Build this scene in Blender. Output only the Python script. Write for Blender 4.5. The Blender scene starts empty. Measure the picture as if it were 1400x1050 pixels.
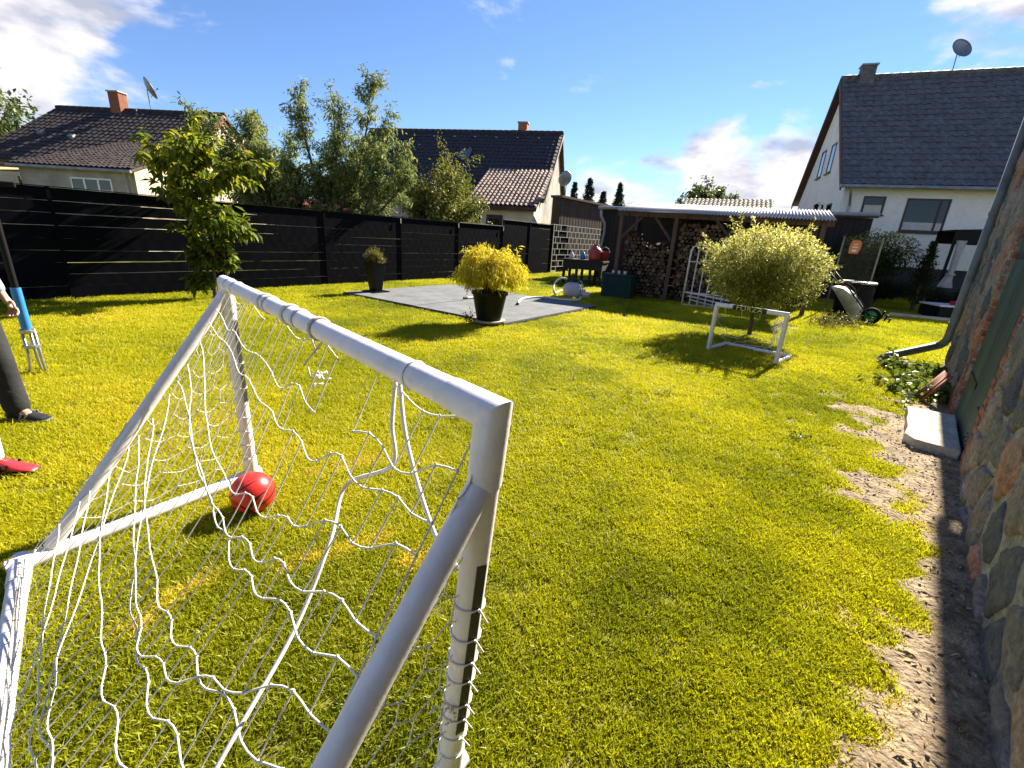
import bpy, bmesh, math, random
import numpy as np
from mathutils import Vector, Matrix, Quaternion, noise as mnoise

# ------------------------------------------------------------------ camera, sky, sun, exposure
SC = bpy.context.scene
COL = SC.collection
CAM_H, F_PX, PITCH, ROLL = 1.53, 615.0, math.radians(18.2), math.radians(3.5)
SUN_AZ, SUN_EL = math.radians(40.9), math.radians(33.5)

_fwd = Vector((0, math.cos(PITCH), -math.sin(PITCH)))
_rt = Vector((1, 0, 0)); _up = _rt.cross(_fwd)
_R = _rt * math.cos(ROLL) + _up * math.sin(ROLL)
_U = _up * math.cos(ROLL) - _rt * math.sin(ROLL)
cam_d = bpy.data.cameras.new('camera'); cam = bpy.data.objects.new('camera', cam_d); COL.objects.link(cam)
cam_d.sensor_width = 36.0; cam_d.lens = 36.0 * F_PX / 1400.0
cam_d.clip_start = 0.03; cam_d.clip_end = 3000
m = Matrix((_R, _U, -_fwd)).transposed().to_4x4(); m.translation = (0, 0, CAM_H)
cam.matrix_world = m
SC.camera = cam

world = bpy.data.worlds.new('World'); SC.world = world; world.use_nodes = True
def build_world():
    nt = world.node_tree; nt.nodes.clear(); L = nt.links.new
    out = nt.nodes.new('ShaderNodeOutputWorld'); bg = nt.nodes.new('ShaderNodeBackground')
    sky = nt.nodes.new('ShaderNodeTexSky'); sky.sky_type = 'NISHITA'; sky.sun_disc = False
    sky.sun_elevation = SUN_EL; sky.sun_rotation = SUN_AZ
    sky.air_density = 1.0; sky.dust_density = 0.0; sky.ozone_density = 5.0; sky.altitude = 100
    bg.inputs[1].default_value = 0.05
    tc = nt.nodes.new('ShaderNodeTexCoord')
    def math_(op, a, b=None):
        n = nt.nodes.new('ShaderNodeMath'); n.operation = op
        for i, v in enumerate((a, b)):
            if v is None: continue
            if isinstance(v, (int, float)): n.inputs[i].default_value = v
            else: L(v, n.inputs[i])
        return n.outputs[0]
    # fair-weather cumulus: soft fbm on the view direction, gathered in banks
    mp = nt.nodes.new('ShaderNodeMapping'); mp.inputs['Scale'].default_value = (1.0, 1.0, 2.3)
    L(tc.outputs['Generated'], mp.inputs[0])
    nz = nt.nodes.new('ShaderNodeTexNoise'); nz.inputs['Scale'].default_value = 5.2; nz.inputs['Detail'].default_value = 9
    nz.inputs['Roughness'].default_value = 0.56; nz.inputs['Distortion'].default_value = 0.25
    L(mp.outputs[0], nz.inputs['Vector'])
    total = None
    banks = [(-47, 22, 17, 1.05), (-52, 9, 13, 1.0), (-36, 16, 11, .62), (9, 5.0, 6, .9), (15, 5, 6, .8), (22, 6, 8, 1.1), (28, 7.5, 7, 1.15), (44, 23, 9, 1.05), (36, 27, 8, .9), (40, 17, 6, .6),
             (75, 20, 18, .9), (-95, 16, 20, .9), (130, 12, 22, .8), (-150, 18, 24, .8), (-8, 3, 8, .5)]
    for az, el, wd, amp in banks:
        a, e = math.radians(az), math.radians(el)
        d = nt.nodes.new('ShaderNodeVectorMath'); d.operation = 'DOT_PRODUCT'
        nv = nt.nodes.new('ShaderNodeVectorMath'); nv.operation = 'NORMALIZE'
        L(tc.outputs['Generated'], nv.inputs[0]); L(nv.outputs[0], d.inputs[0])
        d.inputs[1].default_value = (math.sin(a) * math.cos(e), math.cos(a) * math.cos(e), math.sin(e))
        mr = nt.nodes.new('ShaderNodeMapRange'); mr.interpolation_type = 'SMOOTHSTEP'
        mr.inputs[1].default_value = math.cos(math.radians(wd)); mr.inputs[2].default_value = math.cos(math.radians(wd * .25))
        mr.inputs[3].default_value = 0; mr.inputs[4].default_value = amp
        L(d.outputs['Value'], mr.inputs[0])
        total = mr.outputs[0] if total is None else math_('MAXIMUM', total, mr.outputs[0])
    dens = math_('ADD', nz.outputs['Fac'], math_('MULTIPLY', total, 0.30))
    ramp = nt.nodes.new('ShaderNodeMapRange'); ramp.interpolation_type = 'SMOOTHSTEP'
    ramp.inputs[1].default_value = 0.61; ramp.inputs[2].default_value = 0.80
    L(dens, ramp.inputs[0])
    # lit tops, greyer bellies
    nz2 = nt.nodes.new('ShaderNodeTexNoise'); nz2.inputs['Scale'].default_value = 9; nz2.inputs['Detail'].default_value = 6
    L(mp.outputs[0], nz2.inputs['Vector'])
    cr = nt.nodes.new('ShaderNodeValToRGB')
    cr.color_ramp.elements[0].position = .34; cr.color_ramp.elements[0].color = (3.1, 3.3, 4.1, 1)
    cr.color_ramp.elements[1].position = .50; cr.color_ramp.elements[1].color = (6.2, 6.0, 6.2, 1)
    L(nz2.outputs['Fac'], cr.inputs[0])
    tint = nt.nodes.new('ShaderNodeMixRGB'); tint.blend_type = 'MULTIPLY'; tint.inputs[0].default_value = 1; tint.inputs[2].default_value = (.86, .90, 1.04, 1); L(sky.outputs[0], tint.inputs[1])
    mix = nt.nodes.new('ShaderNodeMixRGB'); L(ramp.outputs[0], mix.inputs[0]); L(tint.outputs[0], mix.inputs[1]); L(cr.outputs[0], mix.inputs[2])
    L(mix.outputs[0], bg.inputs[0]); L(bg.outputs[0], out.inputs[0])
build_world()

sl = bpy.data.lights.new('sun', 'SUN'); sl.energy = 5.0; sl.angle = math.radians(0.55); sl.color = (1.0, 0.91, 0.74)
sun = bpy.data.objects.new('sun', sl); COL.objects.link(sun); sun.location = (20, 20, 30)
_sd = Vector((math.sin(SUN_AZ) * math.cos(SUN_EL), math.cos(SUN_AZ) * math.cos(SUN_EL), math.sin(SUN_EL)))
sun.rotation_euler = _sd.to_track_quat('Z', 'Y').to_euler()
vs = SC.view_settings; vs.view_transform = 'Standard'; vs.look = 'None'; vs.exposure = 1.85; vs.gamma = 1.0; vs.use_curve_mapping = False
SC.cycles.use_denoising = True
SC.cycles.max_bounces = 8; SC.cycles.transparent_max_bounces = 8

# ------------------------------------------------------------------ helpers
random.seed(7); RNG = np.random.default_rng(11)
def ray(x, y): return (_R * ((x - 700) / F_PX) + _U * ((525 - y) / F_PX) + _fwd).normalized()
def pg(x, y, z=0.0):
    d = ray(x, y); t = (z - CAM_H) / d.z; return Vector((0, 0, CAM_H)) + d * t
def pplane(x, y, P, n):
    d = ray(x, y); o = Vector((0, 0, CAM_H)); t = (Vector(P) - o).dot(Vector(n)) / d.dot(Vector(n)); return o + d * t

def miter(pts, r, n=18):
    """rings of a pipe with sharp mitred corners"""
    pts = [Vector(p) for p in pts]; V = []
    d0 = (pts[1] - pts[0]).normalized(); nx = d0.orthogonal().normalized(); ny = d0.cross(nx)
    ring = [pts[0] + (nx * math.cos(2 * math.pi * k / n) + ny * math.sin(2 * math.pi * k / n)) * r for k in range(n)]; V += ring
    for i in range(1, len(pts)):
        d = (pts[i] - pts[i - 1]).normalized()
        pn = d if i == len(pts) - 1 else (d + (pts[i + 1] - pts[i]).normalized()).normalized()
        ring = [p + d * ((pts[i] - p).dot(pn) / d.dot(pn)) for p in ring]; V += ring
    N = len(pts); F = [(i * n + k, i * n + (k + 1) % n, (i + 1) * n + (k + 1) % n, (i + 1) * n + k) for i in range(N - 1) for k in range(n)]
    return V, F + [tuple(range(n))[::-1], tuple((N - 1) * n + k for k in range(n))]
class MB:
    """collects geometry for one mesh"""
    def __init__(s): s.v = []; s.f = []; s.mi = []; s.a = None
    def add(s, vs_, fs, mi=0):
        o = len(s.v); s.v += [tuple(p) for p in vs_]; s.f += [tuple(o + i for i in f) for f in fs]; s.mi += [mi] * len(fs)
    def box(s, c, size, rz=0.0, mi=0, M=None):
        x, y, z = (q / 2 for q in size)
        P = [Vector((a * x, b * y, d * z)) for d in (-1, 1) for b in (-1, 1) for a in (-1, 1)]
        if M is None: M = Matrix.Rotation(rz, 3, 'Z')
        P = [M @ p + Vector(c) for p in P]
        s.add(P, [(0, 2, 3, 1), (4, 5, 7, 6), (0, 1, 5, 4), (2, 6, 7, 3), (0, 4, 6, 2), (1, 3, 7, 5)], mi)
    def bbox(s, lo, hi, mi=0):
        s.box([(a + b) / 2 for a, b in zip(lo, hi)], [b - a for a, b in zip(lo, hi)], mi=mi)
    def tube(s, pts, r, n=8, cap=True, mi=0):
        pts = [Vector(p) for p in pts]; N = len(pts)
        rs = r if hasattr(r, '__len__') else [r] * N
        t0 = (pts[1] - pts[0]).normalized(); ref = Vector((0, 0, 1)) if abs(t0.z) < .9 else Vector((1, 0, 0))
        nx = t0.cross(ref).normalized(); V = []; 
        for i, p in enumerate(pts):
            t = (pts[min(i + 1, N - 1)] - pts[max(i - 1, 0)])
            t = t.normalized() if t.length > 1e-9 else t0
            nx = (nx - t * nx.dot(t)); nx = nx.normalized() if nx.length > 1e-6 else t.orthogonal().normalized()
            ny = t.cross(nx)
            for k in range(n):
                a = 2 * math.pi * k / n; V.append(p + (nx * math.cos(a) + ny * math.sin(a)) * rs[i])
        Fs = [(i * n + k, i * n + (k + 1) % n, (i + 1) * n + (k + 1) % n, (i + 1) * n + k) for i in range(N - 1) for k in range(n)]
        if cap: Fs += [tuple(range(n))[::-1], tuple((N - 1) * n + k for k in range(n))]
        s.add(V, Fs, mi)
    def lathe(s, prof, n=24, c=(0, 0, 0), M=None, mi=0, sq=None, cap=True):
        V = []; c = Vector(c)
        for r, z in prof:
            for k in range(n):
                a = 2 * math.pi * k / n + (math.pi / n if sq else 0); p = Vector((r * math.cos(a), r * math.sin(a), z))
                V.append((M @ p if M else p) + c)
        Fs = [(i * n + k, i * n + (k + 1) % n, (i + 1) * n + (k + 1) % n, (i + 1) * n + k) for i in range(len(prof) - 1) for k in range(n)]
        if cap: Fs += [tuple(range(n))[::-1], tuple((len(prof) - 1) * n + k for k in range(n))]
        s.add(V, Fs, mi)
    def prism(s, poly, z0, z1, mi=0):
        n = len(poly); V = [(p[0], p[1], z0) for p in poly] + [(p[0], p[1], z1) for p in poly]
        s.add(V, [tuple(range(n))[::-1], tuple(range(n, 2 * n))] + [(i, (i + 1) % n, n + (i + 1) % n, n + i) for i in range(n)], mi)
    def slab(s, P, th, mi=0):
        """quad P (4 points, ccw seen from the top) given thickness th below"""
        P = [Vector(p) for p in P]; nn = (P[1] - P[0]).cross(P[3] - P[0]).normalized()
        V = P + [p - nn * th for p in P]
        s.add(V, [(0, 1, 2, 3), (7, 6, 5, 4), (0, 4, 5, 1), (1, 5, 6, 2), (2, 6, 7, 3), (3, 7, 4, 0)], mi)
    def mesh(s, name, mats, smooth=False, bevel=0):
        me = bpy.data.meshes.new(name); me.from_pydata(s.v, [], s.f)
        for mm in (mats if isinstance(mats, (list, tuple)) else [mats]): me.materials.append(mm)
        if any(s.mi): me.polygons.foreach_set('material_index', s.mi)
        if smooth: me.polygons.foreach_set('use_smooth', [True] * len(s.f))
        me.update(); return me
    def build(s, name, mats, parent=None, smooth=False, bevel=0, auto=None):
        o = bpy.data.objects.new(name, s.mesh(name, mats, smooth)); COL.objects.link(o)
        if parent: o.parent = parent
        if bevel:
            bm = bmesh.new(); bm.from_mesh(o.data); bmesh.ops.remove_doubles(bm, verts=bm.verts, dist=1e-5)
            es = [e for e in bm.edges if len(e.link_faces) == 2 and e.calc_face_angle(0) > .6]
            bmesh.ops.bevel(bm, geom=es, offset=bevel, segments=2, affect='EDGES', profile=.6, clamp_overlap=True)
            bm.to_mesh(o.data); bm.free()
        if auto: 
            o.data.polygons.foreach_set('use_smooth', [True] * len(o.data.polygons)); o.data.set_sharp_from_angle(angle=auto)
        return o
def tag(o, label=None, cat=None, group=None, kind=None):
    for k, v in (('label', label), ('category', cat), ('group', group), ('kind', kind)):
        if v: o[k] = v
    return o
def thing(name, label, cat, loc=(0, 0, 0), rz=0.0, group=None):
    o = bpy.data.objects.new(name, None); COL.objects.link(o); o.location = loc; o.rotation_euler = (0, 0, rz)
    o.empty_display_size = .2
    return tag(o, label, cat, group)
def copy_tree(o, parent=None):
    c = o.copy(); COL.objects.link(c); c.parent = parent
    for ch in list(o.children): copy_tree(ch, c)
    return c

# ------------------------------------------------------------------ materials
def mat(name, col, col2=None, rough=.7, scale=6.0, detail=5, bump=0, bscale=None, metal=0, trans=0, attr=None, inst=None, spec=.4, coord='Object', stretch=None, objrand=0, ramp=None, tcol=None, speck=0, sscale=40):
    m_ = bpy.data.materials.new(name); m_.use_nodes = True; nt = m_.node_tree; L = nt.links.new
    bs = nt.nodes['Principled BSDF']; out = nt.nodes['Material Output']
    bs.inputs['Roughness'].default_value = rough; bs.inputs['Metallic'].default_value = metal
    bs.inputs['Specular IOR Level'].default_value = spec
    colsock = None
    tc = nt.nodes.new('ShaderNodeTexCoord')
    geo = nt.nodes.new('ShaderNodeNewGeometry')
    src = geo.outputs['Position'] if coord == 'World' else tc.outputs[coord]
    if stretch:
        mp = nt.nodes.new('ShaderNodeMapping'); mp.inputs['Scale'].default_value = stretch; L(src, mp.inputs[0]); src = mp.outputs[0]
    if col2 is None and ramp is None: col2 = tuple(c * .72 for c in col)
    cr = nt.nodes.new('ShaderNodeValToRGB')
    stops = ramp or [(.3, col2), (.7, col)]
    while len(cr.color_ramp.elements) < len(stops): cr.color_ramp.elements.new(.5)
    for e, (p, c) in zip(cr.color_ramp.elements, stops): e.position = p; e.color = (*c, 1)
    nz = nt.nodes.new('ShaderNodeTexNoise'); nz.inputs['Scale'].default_value = scale; nz.inputs['Detail'].default_value = detail; nz.inputs['Roughness'].default_value = .6
    L(src, nz.inputs['Vector']); fac = nz.outputs['Fac']
    def mixf(a, b, t):
        mx = nt.nodes.new('ShaderNodeMix'); mx.inputs[0].default_value = t; L(a, mx.inputs[2]); L(b, mx.inputs[3]); return mx.outputs[0]
    if attr or inst:
        at = nt.nodes.new('ShaderNodeAttribute'); at.attribute_name = attr or inst; at.attribute_type = 'INSTANCER' if inst else 'GEOMETRY'
        fac = mixf(fac, at.outputs['Fac'], .75)
    if objrand:
        oi = nt.nodes.new('ShaderNodeObjectInfo'); fac = mixf(fac, oi.outputs['Random'], objrand)
    L(fac, cr.inputs[0]); csock = cr.outputs[0]
    if speck:
        for sc_, am in ((sscale, speck), (sscale * .13, speck * .7)):
            n3 = nt.nodes.new('ShaderNodeTexNoise'); n3.inputs['Scale'].default_value = sc_; n3.inputs['Detail'].default_value = 8; n3.inputs['Roughness'].default_value = .7; L(src, n3.inputs['Vector'])
            mr = nt.nodes.new('ShaderNodeMapRange'); mr.inputs[1].default_value = .32; mr.inputs[2].default_value = .68; mr.inputs[3].default_value = 1 - am; mr.inputs[4].default_value = 1 + am; L(n3.outputs['Fac'], mr.inputs[0])
            vm = nt.nodes.new('ShaderNodeVectorMath'); vm.operation = 'SCALE'; L(csock, vm.inputs[0]); L(mr.outputs[0], vm.inputs['Scale']); csock = vm.outputs[0]
    L(csock, bs.inputs['Base Color'])
    if bump:
        bn = nt.nodes.new('ShaderNodeTexNoise'); bn.inputs['Scale'].default_value = bscale or scale * 6; bn.inputs['Detail'].default_value = 6; L(src, bn.inputs['Vector'])
        bp = nt.nodes.new('ShaderNodeBump'); bp.inputs['Strength'].default_value = bump; bp.inputs['Distance'].default_value = .02
        L(bn.outputs['Fac'], bp.inputs['Height']); L(bp.outputs[0], bs.inputs['Normal'])
    if trans:
        tr = nt.nodes.new('ShaderNodeBsdfTranslucent'); ms = nt.nodes.new('ShaderNodeMixShader'); ms.inputs[0].default_value = trans
        if tcol:
            mm = nt.nodes.new('ShaderNodeMixRGB'); mm.blend_type = 'MULTIPLY'; mm.inputs[0].default_value = 1; mm.inputs[2].default_value = (*tcol, 1)
            L(cr.outputs[0], mm.inputs[1]); L(mm.outputs[0], tr.inputs[0])
        else: L(cr.outputs[0], tr.inputs[0])
        L(bs.outputs[0], ms.inputs[1]); L(tr.outputs[0], ms.inputs[2]); L(ms.outputs[0], out.inputs[0])
    return m_
def glass(name, col=(.004, .005, .006)):
    m_ = bpy.data.materials.new(name); m_.use_nodes = True; b = m_.node_tree.nodes['Principled BSDF']
    nt = m_.node_tree; b.inputs['Roughness'].default_value = .04; b.inputs['Specular IOR Level'].default_value = .45
    nz = nt.nodes.new('ShaderNodeTexNoise'); nz.inputs['Scale'].default_value = 1.3; cr = nt.nodes.new('ShaderNodeValToRGB')
    cr.color_ramp.elements[0].color = (*[c * .5 for c in col], 1); cr.color_ramp.elements[1].color = (*[c * 1.6 for c in col], 1)
    tc = nt.nodes.new('ShaderNodeTexCoord'); nt.links.new(tc.outputs['Object'], nz.inputs[0]); nt.links.new(nz.outputs[0], cr.inputs[0]); nt.links.new(cr.outputs[0], b.inputs['Base Color'])
    return m_

M = dict(
    thatch=mat('lawn_soil', (.20, .18, .02), (.10, .10, .012), rough=.95, scale=3, coord='World', bump=.6, bscale=60),
    soil=mat('bare_soil', (.36, .27, .175), (.15, .108, .068), speck=.35, sscale=30, rough=.95, scale=7, detail=10, bump=1.0, bscale=45, attr=None, coord='World'),
    white_pipe=mat('white_plastic', (.80, .77, .82), (.70, .67, .72), speck=.11, sscale=14, rough=.42, scale=3, bump=.05, bscale=30),
    white_dirty=mat('dirty_white_plastic', (.72, .72, .68), (.5, .5, .44), rough=.5, scale=9),
    net=mat('net_cord', (.80, .78, .74), (.62, .60, .55), rough=.8, scale=12),
    rope=mat('twisted_rope', (.66, .60, .50), (.45, .41, .34), rough=.9, scale=60),
    black_tape=mat('black_tape', (.03, .03, .035), (.012, .012, .014), rough=.5),
    red_ball=mat('red_rubber', (.72, .035, .03), (.58, .02, .02), rough=.35, scale=4),
    black_ball=mat('black_rubber', (.02, .02, .02), rough=.45),
    strip=mat('dark_fence_strip', (.0055, .006, .010), (.003, .0035, .006), rough=.85, scale=1.5, spec=.04),
    rod=mat('galvanised_rod', (.62, .59, .48), (.42, .40, .32), rough=.5),
    zinc=mat('zinc', (.30, .33, .35), (.18, .20, .21), rough=.45, metal=.55, scale=4, bump=.1),
    zinc_green=mat('weathered_pipe', (.20, .215, .205), (.10, .112, .108), rough=.55, metal=.25, scale=5),
    bark=mat('bark', (.14, .10, .065), (.06, .042, .028), rough=.95, scale=14, bump=.8, stretch=(1, 1, .3)),
    pebble=mat('pebble', (.30, .26, .21), (.18, .15, .12), rough=.9, scale=20),
    concrete=mat('concrete', (.42, .40, .36), (.30, .285, .25), rough=.9, scale=7, bump=.3),
    pale_stone=mat('pale_slab', (.52, .46, .37), (.36, .31, .24), speck=.25, sscale=22, rough=.9, scale=9, bump=.4),
    mat_grey=mat('pool_mat', (.165, .172, .185), (.10, .105, .115), rough=.9, speck=.22, sscale=14, scale=2.2, detail=8, bump=.25, bscale=160),
    mat_edge=mat('pool_base_edge', (.03, .035, .035), rough=.9),
    planter=mat('black_planter', (.010, .011, .012), (.005, .006, .006), rough=.4, spec=.12, scale=3),
    potsoil=mat('potting_soil', (.05, .035, .022), rough=1),
    brick=mat('red_brick', (.32, .11, .055), (.17, .06, .038), rough=.9, scale=12, bump=.5, objrand=.55, speck=.35),
    stone=mat('field_stone', None, rough=.88, scale=5, bump=1.0, bscale=26, objrand=.72, speck=.5, sscale=32, ramp=[(.22, (.085, .09, .092)), (.38, (.22, .19, .16)), (.5, (.13, .13, .122)), (.62, (.30, .22, .165)), (.72, (.19, .19, .175)), (.84, (.36, .17, .10))]),
    mortar=mat('lime_mortar', (.36, .34, .28), (.13, .135, .11), rough=.95, scale=4, detail=9, bump=1.0, bscale=30, speck=.45, sscale=26),
    green_door=mat('green_painted_wood', (.035, .075, .062), (.015, .036, .033), speck=.3, sscale=10, rough=.7, scale=3, stretch=(8, 8, .6), bump=.3, objrand=.3),
    tile_dark=mat('dark_roof_tile', (.045, .035, .035), (.016, .013, .016), rough=.7, scale=4, bump=.3, bscale=30, detail=8),
    tile_brown=mat('brown_roof_tile', (.048, .034, .032), (.014, .011, .013), speck=.4, sscale=5, rough=.8, scale=5, bump=.3, detail=8),
    tile_red=mat('grey_red_pantile', (.30, .21, .175), (.11, .075, .065), speck=.35, sscale=7, rough=.85, scale=9, bump=.3, detail=8),
    tile_slate=mat('slate_grey_tile', (.13, .125, .13), (.06, .06, .065), speck=.3, sscale=8, rough=.7, scale=5, bump=.3, detail=8),
    tile_loose=mat('terracotta', (.34, .11, .07), (.22, .07, .05), rough=.85),
    render_grey=mat('grey_render', (.34, .32, .28), (.19, .18, .16), rough=.95, speck=.10, sscale=9, scale=1.2, detail=8, bump=.2),
    render_cream=mat('cream_render', (.62, .54, .41), (.52, .45, .33), rough=.95, speck=.10, sscale=9, scale=1.2, bump=.15),
    render_white=mat('white_render', (.74, .73, .70), (.64, .63, .60), rough=.95, speck=.10, sscale=9, scale=1.0, bump=.15),
    plinth=mat('dark_plinth', (.05, .05, .05), (.03, .03, .032), rough=.9, scale=3),
    brown_board=mat('brown_boards', (.075, .042, .03), (.035, .02, .015), rough=.8, scale=3, stretch=(1, 1, .15), bump=.3),
    dark_board=mat('dark_boards', (.022, .018, .018), (.010, .009, .010), rough=.8, scale=3, stretch=(6, 6, .4), bump=.3),
    timber=mat('weathered_timber', (.11, .065, .05), (.06, .036, .028), rough=.85, scale=5, stretch=(4, 4, .5)),
    gutter=mat('gutter_metal', (.36, .38, .40), (.24, .25, .27), rough=.4, metal=.4),
    corr=mat('corrugated_sheet', (.70, .66, .66), (.52, .48, .48), rough=.55, scale=2, trans=.25),
    wood_end=mat('split_firewood', None, rough=.9, scale=7, bump=.4, attr='v', ramp=[(.15, (.035, .02, .012)), (.5, (.085, .05, .03)), (.85, (.17, .11, .065))]),
    frame_white=mat('white_window_frame', (.72, .72, .70), rough=.5),
    frame_dark=mat('dark_window_frame', (.045, .028, .022), rough=.5),
    glass=glass('window_glass'),
    glass_sky=glass('roof_window_glass', (.05, .08, .12)),
    curtain_or_reflection=mat('curtain_or_reflection', (.55, .52, .47), (.38, .36, .33), rough=.9, scale=3, stretch=(6, 6, .4)),  # also colours the painted reflection low in the white house windows
    awning=mat('yellow_awning', (.62, .55, .30), rough=.8, trans=.2),
    black_metal=mat('black_metal', (.01, .01, .011), rough=.5, spec=.12),
    steel=mat('brushed_steel', (.45, .44, .42), (.32, .31, .29), rough=.35, metal=.8, scale=8),
    barrow=mat('barrow_steel', (.36, .37, .38), (.2, .2, .2), rough=.5, metal=.35, scale=6),
    green_hub=mat('green_plastic', (.03, .20, .09), rough=.5),
    rubber=mat('tyre_rubber', (.009, .009, .009), rough=.8, spec=.12),
    green_box=mat('green_box', (.010, .040, .034), (.006, .026, .023), rough=.55, spec=.12, scale=2),
    blue=mat('blue_sleeve', (.03, .22, .55), (.02, .16, .42), rough=.45),
    red_plastic=mat('red_plastic', (.40, .05, .035), rough=.5),
    red_bright=mat('crimson_plastic', (.62, .02, .06), rough=.5),
    blue_plastic=mat('blue_plastic', (.03, .25, .60), rough=.4),
    white_plastic=mat('pale_bottle', (.68, .68, .72), rough=.5),
    tank=mat('grey_tank', (.48, .47, .52), (.36, .35, .40), rough=.45, scale=3),
    hose=mat('white_hose', (.70, .72, .68), (.55, .57, .52), rough=.5, scale=6),
    bag_cloth=mat('white_drape', (.50, .48, .50), (.34, .33, .36), rough=.9, trans=.2),
    lid=mat('pale_lid', (.62, .60, .60), (.46, .44, .44), rough=.4, scale=3),
    orange=mat('orange_print', (.65, .20, .08), rough=.6),
    panel=mat('clear_panel', (.20, .24, .22), rough=.15),
    yellow_print=mat('yellow_print', (.72, .68, .06), rough=.5),
    skin=mat('skin', (.55, .32, .23), (.48, .26, .18), rough=.5, scale=5),
    trousers=mat('dark_trousers', (.022, .023, .028), (.012, .012, .015), rough=.85, scale=6, bump=.3, bscale=20),
    shirt=mat('pale_blue_shirt', (.35, .42, .58), (.25, .31, .46), rough=.85, scale=6),
    shirt2=mat('black_shirt', (.03, .03, .032), rough=.85),
    shoe_black=mat('black_shoe', (.02, .02, .022), rough=.5),
    sole=mat('grey_sole', (.25, .25, .26), rough=.6),
    sock=mat('white_sock', (.75, .75, .74), rough=.9),
    boot_red=mat('red_boot', (.62, .035, .05), rough=.35),
    hair=mat('brown_hair', (.06, .035, .02), rough=.6, scale=20),
    hair2=mat('fair_hair', (.30, .20, .09), rough=.6, scale=20),
    eye=mat('eye', (.6, .6, .6), rough=.2),
    litter=mat('dry_litter', None, rough=.9, scale=3, attr='v', ramp=[(.2, (.10, .06, .03)), (.5, (.26, .18, .09)), (.85, (.45, .34, .18))], trans=.15),
    petal=mat('pink_petal', (.80, .22, .32), (.70, .12, .22), rough=.6, trans=.3),
)
def clear_mat():
    m_ = bpy.data.materials.new('clear_glass'); m_.use_nodes = True; nt = m_.node_tree; b = nt.nodes['Principled BSDF']; b.inputs['Base Color'].default_value = (.06, .08, .07, 1); b.inputs['Roughness'].default_value = .08
    t = nt.nodes.new('ShaderNodeBsdfTransparent'); x = nt.nodes.new('ShaderNodeMixShader'); x.inputs[0].default_value = .07; nt.links.new(t.outputs[0], x.inputs[1]); nt.links.new(b.outputs[0], x.inputs[2]); nt.links.new(x.outputs[0], nt.nodes['Material Output'].inputs[0]); return m_
M['clear'] = clear_mat()
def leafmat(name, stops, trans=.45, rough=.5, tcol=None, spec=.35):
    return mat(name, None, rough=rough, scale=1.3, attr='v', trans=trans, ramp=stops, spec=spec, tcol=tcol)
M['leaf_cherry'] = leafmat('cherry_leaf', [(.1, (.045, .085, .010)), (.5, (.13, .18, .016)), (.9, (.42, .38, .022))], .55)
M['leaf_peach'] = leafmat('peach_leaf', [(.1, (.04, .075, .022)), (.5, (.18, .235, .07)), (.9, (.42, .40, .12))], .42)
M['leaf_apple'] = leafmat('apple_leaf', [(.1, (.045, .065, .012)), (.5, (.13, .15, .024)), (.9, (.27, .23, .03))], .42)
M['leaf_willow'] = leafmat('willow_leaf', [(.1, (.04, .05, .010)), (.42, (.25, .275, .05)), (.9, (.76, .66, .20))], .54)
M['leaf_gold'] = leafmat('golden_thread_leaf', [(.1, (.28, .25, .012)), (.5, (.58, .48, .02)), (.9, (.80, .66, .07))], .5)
M['leaf_box'] = leafmat('box_leaf', [(.1, (.06, .07, .012)), (.5, (.16, .15, .02)), (.9, (.30, .25, .035))], .4)
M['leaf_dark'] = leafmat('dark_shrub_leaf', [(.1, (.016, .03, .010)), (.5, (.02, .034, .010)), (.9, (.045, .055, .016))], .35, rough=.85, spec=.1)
M['leaf_far'] = leafmat('far_tree_leaf', [(.1, (.035, .065, .018)), (.5, (.085, .13, .035)), (.9, (.18, .20, .06))], .4)
M['needle'] = leafmat('spruce_needle', [(.1, (.018, .035, .022)), (.5, (.035, .06, .04)), (.9, (.06, .09, .06))], .2)
M['leaf_weed'] = leafmat('weed_leaf', [(.1, (.05, .085, .012)), (.5, (.12, .17, .02)), (.9, (.24, .25, .04))], .4)
M['grass'] = mat('grass_blade', None, rough=.5, scale=.9, inst='dry', coord='World', trans=.5, spec=.35,
                 ramp=[(.05, (.09, .125, .003)), (.28, (.245, .27, .004)), (.52, (.475, .46, .007)), (.78, (.66, .55, .03)), (.97, (.70, .52, .14))])

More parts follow.
